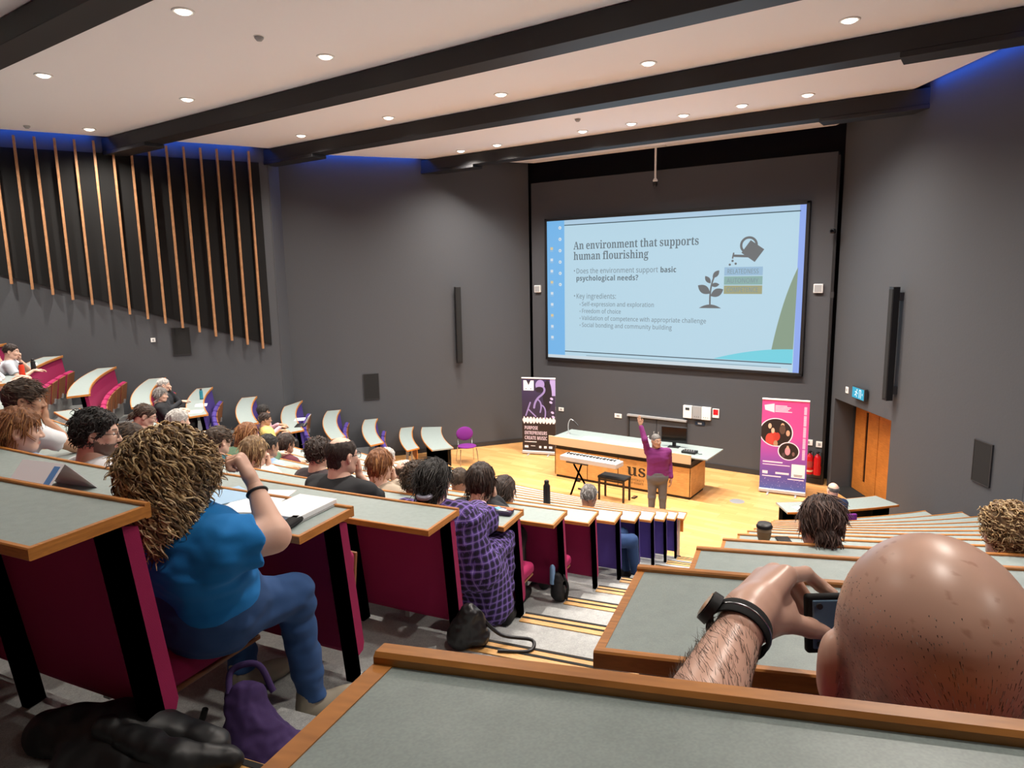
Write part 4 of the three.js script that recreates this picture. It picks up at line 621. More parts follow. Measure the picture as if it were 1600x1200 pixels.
const STY = {
  cropped: { thick: 0.007, rough: 0.002, low: -0.08, cov: [420, 0.014, 0.0016, [0.0006, 2]], flow: flowShort },
  short: { thick: 0.013, cov: [420, 0.04, 0.0026, [0.002, 2]], flow: flowShort },
  curlyShort: { thick: 0.024, rough: 0.011, freq: 42, cov: [520, 0.045, 0.0038, [0.008, 7, 0.0]], flow: flowShort },
  messy: { thick: 0.02, rough: 0.009, freq: 34, cov: [480, 0.055, 0.0034, [0.005, 3, 0.05]], flow: flowFwd, nape: true },
  bob: { thick: 0.022, rough: 0.006, low: -0.1, nape: true, side: -0.075, coverEars: true, cov: [520, 0.08, 0.0034, [0.004, 3]], flow: flowDown },
  mop: { thick: 0.022, rough: 0.007, low: -0.09, nape: true, cov: [560, 0.075, 0.0034, [0.003, 2]], flow: flowDown },
  long: { thick: 0.018, rough: 0.006, long: [0, -0.24, -0.1, 0.065], side: -0.12, coverEars: true, cov: [620, 0.13, 0.0036, [0.005, 3]], flow: flowDown },
  tied: { thick: 0.011, rough: 0.004, long: [0, -0.22, -0.12, 0.03], cov: [520, 0.09, 0.003, [0.003, 2]], flow: flowShort },
  bunned: { thick: 0.012, rough: 0.005, low: -0.07, bun: [-0.03, -0.115], cov: [460, 0.06, 0.003, [0.003, 2]], flow: flowShort },
  balding: { thick: 0.009, rough: 0.003, low: -0.085, nape: true, bare: [0, 0.13, -0.02, 0.062, 0.062, 0.105], cov: [520, 0.02, 0.0018, [0.001, 2]], flow: flowShort },
  fringe: { thick: 0.006, rough: 0.002, low: -0.085, bare: [0, 0.125, 0.0, 0.1, 0.1, 0.16], cov: [300, 0.02, 0.0018, [0.001, 2]], flow: flowShort },
};
const HCAP = {};
function hairGeo(name, seed, colors, cell, dens = 1) {
  const st = STY[name], key = name + cell; if (!HCAP[key]) HCAP[key] = hairCap(st, cell); const base = HCAP[key], r = rngOf(seed);
  const g = plain(base.clone()), p = g.attributes.position, c = new Float32Array(p.count * 3), k0 = colors[0]; for (let i = 0; i < p.count; i++) { const q = 0.75 + 0.25 * noise(p.getX(i) * 70, p.getY(i) * 30, p.getZ(i) * 70); c.set([k0[0] * q, k0[1] * q, k0[2] * q], 3 * i); } g.setAttribute('color', new THREE.BufferAttribute(c, 3));
  const [n, len, rad, curl] = st.cov; return mergeGeometries([g, strands(base, r, Math.round(n * dens), len, rad * (dens < 0.8 ? 1.5 : 1), colors, curl, st.flow)]);
}
const hairMat = S({ vertexColors: true, roughness: 0.72 }), skinMat = S({ vertexColors: true, roughness: 0.5 });

// ---- a whole figure
const add = (a, b, s = 1) => [a[0] + b[0] * s, a[1] + b[1] * s, a[2] + b[2] * s], mixp = (a, b, t) => [a[0] + (b[0] - a[0]) * t, a[1] + (b[1] - a[1]) * t, a[2] + (b[2] - a[2]) * t];
function elbowOf(Sh, T, l1, l2, pole) {
  const d = V(...T).sub(V(...Sh)); let L = d.length(); const m = (l1 + l2) * 0.985; if (L > m) { T = add(Sh, d.clone().normalize().toArray(), m); L = m; d.setLength(L); } const a = (l1 * l1 - l2 * l2 + L * L) / (2 * L), h = Math.sqrt(Math.max(0, l1 * l1 - a * a)); d.normalize(); const pv = V(...pole); pv.addScaledVector(d, -pv.dot(d)).normalize(); return [add(add(Sh, d.toArray(), a), pv.toArray(), h), T];
}
function orient(geo, pos, fwd, up) { const z = V(...fwd).normalize(), x = V(...up).cross(z).normalize(), y = z.clone().cross(x); const m = new THREE.Matrix4().makeBasis(x, y, z); m.setPosition(...pos); const g = geo.clone(); g.applyMatrix4(m); return g; }
function frameObj(o, pos, fwd, up) { const z = V(...fwd).normalize(), x = V(...up).cross(z).normalize(), y = z.clone().cross(x); o.matrixAutoUpdate = true; o.position.set(...pos); o.quaternion.setFromRotationMatrix(new THREE.Matrix4().makeBasis(x, y, z)); }
const SKIN = { fair: [0.66, 0.42, 0.315], pink: [0.74, 0.45, 0.34], tan: [0.48, 0.26, 0.16], olive: [0.42, 0.24, 0.15], brown: [0.2, 0.1, 0.055] };
const HC = { black: [[0.012, 0.01, 0.009], [0.02, 0.016, 0.014], [0.03, 0.025, 0.022]], brown: [[0.05, 0.03, 0.018], [0.075, 0.045, 0.025], [0.1, 0.06, 0.035]], dkbrown: [[0.03, 0.017, 0.012], [0.045, 0.025, 0.017], [0.065, 0.037, 0.025]], auburn: [[0.045, 0.021, 0.015], [0.065, 0.03, 0.02], [0.09, 0.045, 0.03]], ginger: [[0.22, 0.085, 0.03], [0.3, 0.12, 0.04], [0.36, 0.17, 0.06]], blond: [[0.22, 0.13, 0.06], [0.42, 0.28, 0.13], [0.5, 0.36, 0.19]], grey: [[0.16, 0.15, 0.14], [0.25, 0.24, 0.23], [0.34, 0.33, 0.32]], white: [[0.5, 0.48, 0.45], [0.62, 0.6, 0.57], [0.7, 0.68, 0.65]] };
const shoeG = (() => { const f = (x, y, z) => Math.max(smin(smin(ellD(x, y, z, 0, 0.035, 0.09, 0.045, 0.045, 0.12), ellD(x, y, z, 0, 0.05, 0.0, 0.04, 0.06, 0.06), 0.04), capD(x, y, z, [0, 0.07, -0.01, 0, 0.11, -0.015, 0.042, 0.042]), 0.03), -y); return nets(f, [-0.07, -0.02, -0.09], [0.07, 0.15, 0.24], 0.008); })();
function figure(o) {
  const cell = o.cell || 0.017, hc = o.headCell || 0.0055, sk = SKIN[o.skin || 'fair'], hs = o.scale || 1;
  const F = o.F, Rv = [-F[2], 0, F[0]], up = [0, 1, 0], g = thing('person', o.label, 'person', [0, 0, 0], 0, o.group);
  const head = o.head, hipC = o.hip, neck = o.neck || add(add(head, F, -0.035), up, -0.16), J = {};
  const sw = o.sw || 0.18; J.sl = add(add(neck, Rv, -sw), up, -0.055); J.sr = add(add(neck, Rv, sw), up, -0.055);
  const chest = mixp(hipC, neck, 0.68); const w = (o.fat || 1);
  const torso = [cap(add(hipC, Rv, -0.075), add(chest, Rv, -0.07), 0.115 * w, 0.108 * w), cap(add(hipC, Rv, 0.075), add(chest, Rv, 0.07), 0.115 * w, 0.108 * w), cap(add(chest, Rv, -0.07), add(chest, Rv, 0.07), 0.115 * w, 0.115 * w), cap(mixp(J.sl, J.sr, 0.12), mixp(J.sl, J.sr, 0.88), 0.064, 0.064), cap(add(neck, up, -0.09), add(neck, up, 0.0), 0.085, 0.05)];
  const legs = [], thighs = [];
  for (const s of [-1, 1]) { const hp = add(hipC, Rv, s * 0.09), kn = o.knees ? o.knees[s < 0 ? 0 : 1] : add(add(hp, F, 0.42), up, 0.01), an = o.ankles ? o.ankles[s < 0 ? 0 : 1] : [kn[0] + F[0] * 0.02, o.floor + 0.1, kn[2] + F[2] * 0.02]; legs.push(cap(hp, kn, 0.088 * w, 0.06), cap(kn, an, 0.058, 0.038)); J['a' + s] = an; J['k' + s] = kn; }
  const arms = [], sleeves = [], hands = [], bands = [];
  for (const s of [-1, 1]) {
    const A = (s < 0 ? o.left : o.right) || 'desk', Sh = s < 0 ? J.sl : J.sr; let T, kind = 'relaxed', pole = add(add([0, -1, 0], Rv, s * 0.6), F, -0.2), hf = F, hu = up;
    if (Array.isArray(A)) { T = A[0]; kind = A[1] || 'relaxed'; if (A[2]) pole = A[2]; if (A[3]) hf = A[3]; if (A[4]) hu = A[4]; }
    else if (A === 'desk') { T = add(add([head[0], o.desk + 0.045, head[2]], F, 0.28), Rv, s * 0.14); hf = add(F, Rv, -s * 0.5); }
    else if (A === 'chin') { T = add(add(add(head, F, 0.085), Rv, s * 0.06), up, -0.15); kind = 'fist'; hf = add(add(up, F, 0.2), Rv, -s * 0.35); hu = add(F, Rv, s * 0.4); pole = add(add([0, -1, 0], F, 0.4), Rv, s * 0.5); }
    else if (A === 'lap') { T = add(add(add(hipC, F, 0.3), Rv, s * 0.08), up, 0.06); hf = add(F, Rv, -s * 0.6); }
    else { T = add(add(add(neck, Rv, s * 0.25), up, -0.55), F, 0.02); hf = [0, -1, 0]; hu = [Rv[0] * s, 0, Rv[2] * s]; pole = add([0, 0, 0], F, -1); }
    let [El, W2] = elbowOf(Sh, T, 0.285 * hs, 0.255 * hs, pole); if (Array.isArray(A) && A[5]) { El = A[5]; W2 = A[0]; } const r1 = 0.047 * (o.armFat || 1), r2 = 0.038 * (o.armFat || 1);
    arms.push(cap(Sh, El, r1 * 1.12, r2), cap(El, W2, r2 * 1.04, 0.026)); const sleeve = o.sleeve || 'long';
    if (sleeve === 'long') sleeves.push(cap(Sh, El, r1 * 1.12, r2 * 1.1), cap(El, mixp(El, W2, 0.93), r2 * 1.1, 0.032)); else if (sleeve === 'short') sleeves.push(cap(Sh, mixp(Sh, El, 0.58), r1 * 1.16, r1 * 1.1));
    if (o.customHand && o.customHand[s]) hands.push(o.customHand[s]); else hands.push(orient(handGeo(kind, s, o.handCell || 0.0062), add(W2, V(...hf).normalize().toArray(), 0.03), hf, hu)); J['w' + s] = W2; J['e' + s] = El;
    if (o.bracelet && o.bracelet === s) bands.push([mixp(W2, El, 0.12), V(...El).sub(V(...W2)).normalize()]);
  }
  const hF = o.hF || F, hU = o.hU || up; const neckCap = cap(add(neck, up, -0.03), add(add(head, hF, -0.03), hU, -0.07), 0.055, 0.054);
  const all = [...torso, ...legs, ...arms, neckCap]; const [lo, hi] = capsBounds(all, 0.03);
  const bodyF = (() => { const a = capsField([...torso, neckCap], 0.06), l = capsField(legs, 0.04), r = arms.length ? [capsField(arms.slice(0, 2), 0.025), capsField(arms.slice(2), 0.025)] : []; return (x, y, z) => { let d = smin(a(x, y, z), l(x, y, z), 0.05); for (const q of r) d = smin(d, q(x, y, z), 0.035); return d; }; })();
  const bodyG = plain(nets(bodyF, lo, hi, cell)); tint(bodyG, sk);
  const headG = skinHead(hc, sk, o.face || {}); const hm = new THREE.Matrix4(); { const z = V(...hF).normalize(), x = V(...hU).cross(z).normalize(), y = z.clone().cross(x); hm.makeBasis(x, y, z); hm.scale(V(hs, hs, hs)); hm.setPosition(...head); }
  headG.applyMatrix4(hm); const bg = mergeGeometries([bodyG, plain(headG), ...hands.map((h) => tint(plain(h), sk))]);
  part('body', boxUV(bg), o.skinMat || skinMat, g);
  // clothes
  const amp = o.fold || 0.004, wr = (x, y, z) => amp * (noise(x * 9, y * 26, z * 9) + 0.6 * noise(x * 22 + 5, y * 34, z * 22));
  const shirtCaps = [...torso.slice(0, 4), cap(add(neck, up, -0.09), add(neck, up, -0.035), 0.088, 0.066)], hemY = o.hem === undefined ? hipC[1] - 0.02 : o.hem;
  const grow = o.loose || 0.013; const tf = capsField(shirtCaps, 0.06), sfs = sleeves.length > 2 ? [capsField(sleeves.slice(0, 2), 0.03), capsField(sleeves.slice(2), 0.03)] : sleeves.map((q) => capsField([q], 0.02));
  const cuts = (o.sleeve === 'short') ? [-1, 1].map((s) => { const Sh = s < 0 ? J.sl : J.sr, El = J['e' + s], p = mixp(Sh, El, 0.56), n = V(...El).sub(V(...Sh)).normalize(); return [p, n]; }) : null;
  const shirtF = (x, y, z) => { let d = tf(x, y, z); sfs.forEach((q, i) => { let e = q(x, y, z); if (cuts) { const [p, n] = cuts[i]; e = Math.max(e - 0.006, (x - p[0]) * n.x + (y - p[1]) * n.y + (z - p[2]) * n.z); } d = smin(d, e, 0.04); }); d -= grow + wr(x, y, z); return Math.max(d, hemY - y); };
  { const [a, b] = capsBounds([...shirtCaps, ...sleeves], 0.045); const sm = nets(shirtF, a, b, cell); part(o.topName || 'shirt', boxUV(sm), o.top, g, o.topLabel); }
  const tr = capsField([cap(add(hipC, Rv, -0.075), add(hipC, Rv, 0.075), 0.118 * w, 0.118 * w), cap(hipC, add(hipC, up, 0.09), 0.13 * w, 0.13 * w)], 0.05), lg = [capsField(legs.slice(0, 2), 0.03), capsField(legs.slice(2), 0.03)], hemL = o.floor + 0.09;
  const trF = (x, y, z) => { let d = tr(x, y, z); for (const q of lg) d = smin(d, q(x, y, z), 0.03); return Math.max(d - 0.014 - wr(x, y, z) * 0.8, y - hipC[1] - 0.1, hemL - y); };
  { const [a, b] = capsBounds([...legs, cap(add(hipC, Rv, -0.1), add(hipC, Rv, 0.1), 0.14 * w)], 0.04); part('trousers', boxUV(nets(trF, a, b, cell)), o.bottoms || M.black, g, o.botLabel); }
  for (const s of [-1, 1]) { const a = J['a' + s], sh = part('shoe', shoeG, o.shoes || M.rubber, g); const dir = o.toes || F; frameObj(sh, [a[0], o.floor + 0.002, a[2]], dir, up); }
  // head details
  const hg = new THREE.Group(); hg.name = 'head_details'; hg.applyMatrix4(hm);
  const put = (name, geo, mat, label) => { const m = part(name, geo, mat, g, label); m.applyMatrix4(hm); return m; };
  put('eyes', EYES, eyeMat);
  if (o.hair) put('hair', o.hairGeo || hairGeo(o.hair, o.seed || 1, HC[o.hc || 'brown'], o.hairCell || 0.007, o.dens || 0.7), hairMat, o.hairLabel);
  if (o.glasses) { const gl = []; for (const s of [-1, 1]) { gl.push(new THREE.TorusGeometry(0.021, 0.0018, 6, 20).translate(s * 0.032, 0.002, 0.108), rod([s * 0.053, 0.006, 0.106], [s * 0.082, 0.004, 0.0], 0.0018, 6)); } gl.push(rod([-0.011, 0.004, 0.108], [0.011, 0.004, 0.108], 0.0018, 6)); put('glasses', gl, M.black, 'thin dark glasses'); }
  for (const [p, n] of bands) { const t = new THREE.TorusGeometry(0.031, 0.005, 8, 28); t.applyQuaternion(new THREE.Quaternion().setFromUnitVectors(V(0, 0, 1), n)); t.translate(...p); part('bracelet', t, o.braceletMat || M.dark, g, 'dark beaded bracelet'); }
  return { g, J, hm };
}

// ---------------------------------------------------------------- audience
const C = { navy: fabricM(0x1b2a4a), black: fabricM(0x16181c), white: fabricM(0xdedfe2), ltblue: fabricM(0x9cb9dc), denim: fabricM(0x24406b), grey: fabricM(0x6d7278), yellow: fabricM(0xd8c070), charcoal: fabricM(0x24262b), beige: fabricM(0xa89a88), green: fabricM(0x4f6a52), maroon: fabricM(0x5a2430), teal: fabricM(0x2c5d66), lilac: fabricM(0x8f86a8) };
const radial = (b, x, z) => { const cz = BL[b].cz, L = Math.hypot(x, z - cz); return [-x / L, 0, -(z - cz) / L]; };
const turned = (F, a) => [F[0] * Math.cos(a) - F[2] * Math.sin(a), 0, F[0] * Math.sin(a) + F[2] * Math.cos(a)];
function sit(b, k, x, z, o, dh = 0.38) {
  const F = turned(radial(b, x, z), o.bodyTurn || 0), y = deskY(b, k) + dh, fy = floorY(k), head = [x, y, z], r = Math.hypot(x, z - BL[b].cz), hipR = rowR(b, k) + 0.66 - (o.fwd || 0);
  const rad = radial(b, x, z), lean = hipR - r; const hip = [x - rad[0] * lean, fy + 0.56, z - rad[2] * lean];
  (seatDown[b + k] = seatDown[b + k] || []).push(Math.atan2(x, z - BL[b].cz));
  return figure({ F, head, hip, floor: fy, desk: deskY(b, k), hF: add(turned(F, o.turn || 0), [0, 1, 0], o.nod === undefined ? -0.12 : o.nod), hU: add([0, 1, 0], F, 0.12), group: undefined, ...o, seed: o.seed || Math.round(Math.abs(x * 91 + z * 37)) });
}
const far = { cell: 0.021, headCell: 0.0075, handCell: 0.008, hairCell: 0.0095, dens: 0.4 };
sit('M', 4, 3.33, 13.03, { label: 'person with a balding dark head in a black top, hand at the face', skin: 'pink', hair: 'balding', hc: 'dkbrown', dens: 1.2, top: C.black, sleeve: 'short', glasses: true, right: 'chin', left: 'desk', turn: 0.2, fat: 1.12, sw: 0.21 });
sit('M', 5, 2.18, 12.29, { ...far, label: 'person with dark curly hair in a brown jacket beside the balding person', skin: 'fair', hair: 'curlyShort', hc: 'dkbrown', top: fabricM(0x3a3034), left: 'lap' });
sit('M', 5, 2.9, 12.29, { ...far, label: 'person with ginger hair resting a hand against the cheek', skin: 'fair', hair: 'mop', hc: 'ginger', top: C.beige, right: 'chin' });
sit('M', 6, 2.46, 11.56, { ...far, label: 'bald person in a beige top behind the curly haired one', skin: 'pink', hair: 'fringe', hc: 'brown', top: C.beige });
sit('M', 5, 3.4, 12.41, { ...far, label: 'person with frizzy brown hair left of the plaid dress', skin: 'fair', hair: 'curlyShort', hc: 'brown', dens: 0.9, top: C.maroon });
sit('M', 5, 3.82, 12.2, { ...far, label: 'person with long dark hair in a black top, hand at the cheek', skin: 'fair', hair: 'bob', hc: 'dkbrown', dens: 0.8, top: C.charcoal, right: 'chin' });
sit('M', 6, 3.52, 11.5, { ...far, label: 'person with a dark ponytail in a black top near the aisle', skin: 'fair', hair: 'tied', hc: 'dkbrown', top: C.black });
sit('M', 7, 2.37, 10.7, { ...far, label: 'person with cropped brown hair in a grey top, low behind the black top', skin: 'olive', hair: 'short', hc: 'brown', top: C.grey });
sit('M', 8, 0.24, 9.62, { ...far, label: 'white haired person in a pale top behind the ginger one', skin: 'fair', hair: 'short', hc: 'white', top: C.white });
{ const k = 8, b = 'M', x = 3.28, z = 9.63, fy = floorY(k); // sits sideways with legs in the aisle
  sit(b, k, x, z, { ...far, label: 'grey haired person in a dark jacket with jeans and legs out in the aisle', skin: 'tan', hair: 'short', hc: 'grey', top: C.charcoal, bottoms: C.denim, glasses: true, knees: [[3.42, fy + 0.54, 9.12], [3.58, fy + 0.52, 9.2]], ankles: [[3.46, fy + 0.1, 9.08], [3.6, fy + 0.1, 9.12]], toes: [0.7, 0, -0.7] }); }
sit('M', 3, 1.25, 14.04, { label: 'person with swept brown hair and pale shirt, hand raised to the mouth', skin: 'tan', hair: 'messy', hc: 'brown', dens: 1, top: C.white, sleeve: 'short', right: 'chin', turn: 0.55, scale: 1.05 }, 0.41);
sit('M', 3, 2.2, 14.42, { label: 'person with smooth ginger hair and a blue collar', skin: 'fair', hair: 'mop', hc: 'ginger', dens: 1.2, top: fabricM(0x8fa9c8), turn: 0.5, headCell: 0.005 });
sit('M', 3, 2.68, 14.21, { label: 'bearded person with black wavy hair, glasses and a white top', skin: 'fair', hair: 'curlyShort', hc: 'black', dens: 1.3, top: C.white, glasses: true, turn: 0.75, face: { beard: [0.025, 0.016, 0.012] }, headCell: 0.0045 });
sit('M', 4, 1.65, 13.55, { ...far, label: 'young person with short brown hair in a light blue top', skin: 'fair', hair: 'short', hc: 'brown', dens: 0.9, top: C.ltblue, turn: 0.6, headCell: 0.0055 });
sit('M', 5, -0.74, 12.24, { ...far, label: 'person with tied back brown hair and glasses looking down', skin: 'fair', hair: 'bunned', hc: 'brown', top: C.black, glasses: true, turn: 0.5, nod: -0.4 });
sit('M', 5, -0.15, 12.2, { ...far, label: 'white haired person half hidden behind the blond curls', skin: 'fair', hair: 'short', hc: 'white', top: C.lilac });
sit('M', 6, -0.38, 11.25, { ...far, label: 'person with long ginger hair near the far aisle', skin: 'fair', hair: 'long', hc: 'ginger', top: C.green, turn: 0.4 }, 0.34);
sit('M', 6, 0.5, 11.6, { ...far, label: 'person with short black hair in a light blue shirt', skin: 'olive', hair: 'short', hc: 'black', dens: 0.8, top: C.ltblue });
sit('M', 5, 1.66, 12.55, { ...far, label: 'person with choppy blond hair leaning on a hand', skin: 'fair', hair: 'bob', hc: 'blond', top: C.white, right: 'chin' });
sit('M', 7, -0.5, 10.65, { ...far, label: 'person with dark brown hair between the blue shirt and the far aisle', skin: 'tan', hair: 'mop', hc: 'dkbrown', top: C.maroon });
sit('M', 7, -1.07, 10.95, { ...far, label: 'person with cropped black hair in a grey top left of the blue shirt', skin: 'brown', hair: 'short', hc: 'black', top: C.grey });
sit('M', 5, 1.02, 12.48, { ...far, label: 'person with brown hair and dark glasses in a teal top', skin: 'fair', hair: 'messy', hc: 'brown', top: C.teal, glasses: true });
sit('L', 7, -5.62, 9.5, { ...far, label: 'person with short grey hair in a black top, writing under the slats', skin: 'fair', hair: 'bob', hc: 'grey', top: C.black, right: 'desk', turn: 0.3 }, 0.36);
sit('L', 7, -6.62, 8.9, { ...far, label: 'white haired person in a dark top next to the person writing', skin: 'fair', hair: 'short', hc: 'white', top: C.charcoal, left: 'chin' });
sit('L', 9, -5.3, 7.62, { ...far, label: 'dark haired person in a pink top beside the yellow shirt', skin: 'tan', hair: 'bob', hc: 'black', top: fabricM(0xc9a0a8) });
sit('L', 9, -4.78, 7.95, { ...far, label: 'person in a yellow shirt with dark tied hair and sunglasses', skin: 'tan', hair: 'bunned', hc: 'dkbrown', top: C.yellow, sleeve: 'short', glasses: true, right: 'desk' }, 0.33);
sit('L', 4, -6.6, 11.4, { ...far, label: 'young person in a pale grey t-shirt, chin on hand at the far end', skin: 'fair', hair: 'short', hc: 'dkbrown', dens: 0.8, top: fabricM(0xb9c0c8), sleeve: 'short', left: 'chin', right: 'desk', turn: 0.2 }, 0.37);
sit('L', 4, -5.75, 11.95, { ...far, label: 'person in a white top at the aisle end beside the grey t-shirt', skin: 'fair', hair: 'short', hc: 'brown', top: C.white, sleeve: 'short' }, 0.36);
sit('R', 4, 6.17, 12.7, { label: 'person with brown hair gathered in a loose bun beside the takeaway cup', skin: 'fair', hair: 'bunned', hc: 'auburn', dens: 1.6, top: C.black, hairCell: 0.006, left: 'lap', right: 'lap', scale: 1.06 }, 0.36);
sit('R', 4, 6.86, 12.36, { label: 'person with tight sandy curls by the right-hand wall', skin: 'fair', hair: 'curlyShort', hc: 'blond', dens: 1.6, top: C.grey, left: 'lap', right: 'lap' }, 0.35);
{ const b = 'R', x = 4.75, z = 4.15, F = radial(b, x, z); figure({ ...far, F, label: 'bald person in a scarf and jacket at the loose front table', skin: 'pink', hair: 'fringe', hc: 'grey', top: C.navy, bottoms: C.black, head: [x, 1.17, z], hip: add([x, 0.56, z], F, -0.12), floor: 0.0, desk: 0.75, left: 'desk', right: 'desk' });
  const o = thing('stacking_chair', 'purple chair under the bald person at the front table', 'chair', [x - F[0] * 0.12, 0, z - F[2] * 0.12], Math.atan2(F[0], F[2])); part('seat', rbox(0.46, 0.06, 0.44, 0.025, 0, 0.39, 0), M.plum, o); part('backrest', rbox(0.42, 0.34, 0.05, 0.02, 0, 0.55, -0.24), M.plum, o); for (const sx of [-1, 1]) for (const sz of [-1, 1]) part('leg', rod([sx * 0.2, 0, sz * 0.2], [sx * 0.18, 0.4, sz * 0.17], 0.011), M.chrome, o); part('back_post', [rod([-0.15, 0.4, -0.2], [-0.15, 0.6, -0.25], 0.01), rod([0.15, 0.4, -0.2], [0.15, 0.6, -0.25], 0.01)], M.chrome, o); }

// presenter
{ const x = 1.7, z = 4.1, Fa = (() => { const d = [0.15, 0, 1]; const L = Math.hypot(...d); return d.map((v) => v / L); })(), F = turned(Fa, -0.35), Rv = [-F[2], 0, F[0]];
  const hip = [x, 0.9, z]; const neck = [x, 1.44, z];
  figure({ F, label: 'presenter in a plum shirt and grey trousers raising one arm to the screen', skin: 'olive', hair: 'cropped', hc: 'grey', top: fabricM(0x6a1d5c), bottoms: fabricM(0x5a5a5c), head: [x - 0.02, 1.6, z + 0.04], hip, neck, floor: 0.004, desk: 0, cell: 0.014, headCell: 0.005, handCell: 0.006, fat: 1.02, sw: 0.19,
    knees: [add([x, 0.5, z], Rv, -0.1), add([x, 0.5, z], Rv, 0.1)], ankles: [add([x, 0.1, z], Rv, -0.11), add([x, 0.1, z], Rv, 0.11)], left: 'down', right: [add(add(neck, Rv, 0.32), [0, 1, 0], 0.43), 'flat', [0.3, 0, 0.5], [-0.2, 1, 0.1], [F[0], 0, F[2]]], hF: turned(F, -0.45), hem: 0.84 }); }

// plaid dress
const plaidTex = canvasTex(256, 256, (x, w, h) => { x.fillStyle = '#4a3078'; x.fillRect(0, 0, w, h); for (let i = 0; i < 4; i++) { x.fillStyle = 'rgba(18,10,34,0.66)'; x.fillRect(i * 64, 0, 30, h); x.fillRect(0, i * 64, w, 30); } for (let i = 0; i < 4; i++) { x.fillStyle = 'rgba(210,196,240,0.7)'; x.fillRect(i * 64 + 44, 0, 5, h); x.fillRect(0, i * 64 + 44, w, 5); x.fillStyle = 'rgba(110,84,170,0.45)'; x.fillRect(i * 64 + 36, 0, 22, h); x.fillRect(0, i * 64 + 36, w, 22); } });
plaidTex.wrapS = plaidTex.wrapT = THREE.RepeatWrapping; plaidTex.repeat.set(5.6, 5.6);
const plaidM = S({ map: plaidTex, roughness: 0.9, side: THREE.DoubleSide });
{ const b = 'M', k = 4, x = 4.16, z = 13.16, F = turned(radial(b, x, z), -0.1), Rv = [-F[2], 0, F[0]], fy = floorY(k), hip = [4.31, fy + 0.57, 13.0], head = [x + 0.03, deskY(b, k) + 0.37, z - 0.06];
  (seatDown.M4 = seatDown.M4 || []).push(Math.atan2(x, z + 9));
  const r = figure({ F, label: 'person in a purple plaid dress with long dark hair in a silver scrunchie', skin: 'fair', hair: 'tied', hc: 'black', dens: 1.6, hairCell: 0.006, headCell: 0.005, handCell: 0.005, cell: 0.013, head, hip, floor: fy, desk: deskY(b, k), top: plaidM, topName: 'dress_bodice', topLabel: 'purple plaid fabric', bottoms: plaidM, sleeve: 'long', fat: 1.05, armFat: 1.35, loose: 0.026, fold: 0.012, right: [[4.12, deskY(b, k) + 0.06, 12.66], 'fist', add(add([0, -0.4, 0], Rv, 1), F, 0.1)], left: 'desk', shoes: M.rubber, hF: add(F, [0, 1, 0], -0.22) });
  const sk = capsField([cap(add(hip, [0, 1, 0], 0.06), add(add(hip, F, 0.2), [0, -1, 0], 0.1), 0.14, 0.18), cap(add(add(hip, F, 0.08), Rv, 0.04), add(add(add(hip, F, 0.2), Rv, 0.05), [0, -1, 0], 0.3), 0.14, 0.17)], 0.08); const f = (X, Y, Z) => Math.max(sk(X, Y, Z) - 0.012 * noise(X * 16, Y * 6, Z * 16), fy + 0.16 - Y, Y - hip[1] - 0.12);
  const [lo, hi] = [[x - 0.6, fy + 0.05, z - 0.8], [x + 0.7, hip[1] + 0.3, z + 0.5]]; part('dress_skirt', boxUV(nets(f, lo, hi, 0.014)), plaidM, r.g, 'gathered plaid skirt');
  const t = new THREE.TorusGeometry(0.034, 0.016, 10, 24); t.rotateX(1.2); t.translate(0, -0.075, -0.125); const m = part('scrunchie', t, S({ color: 0x9a98a8, roughness: 0.45, metalness: 0.4 }), r.g, 'silver scrunchie'); m.applyMatrix4(r.hm); }

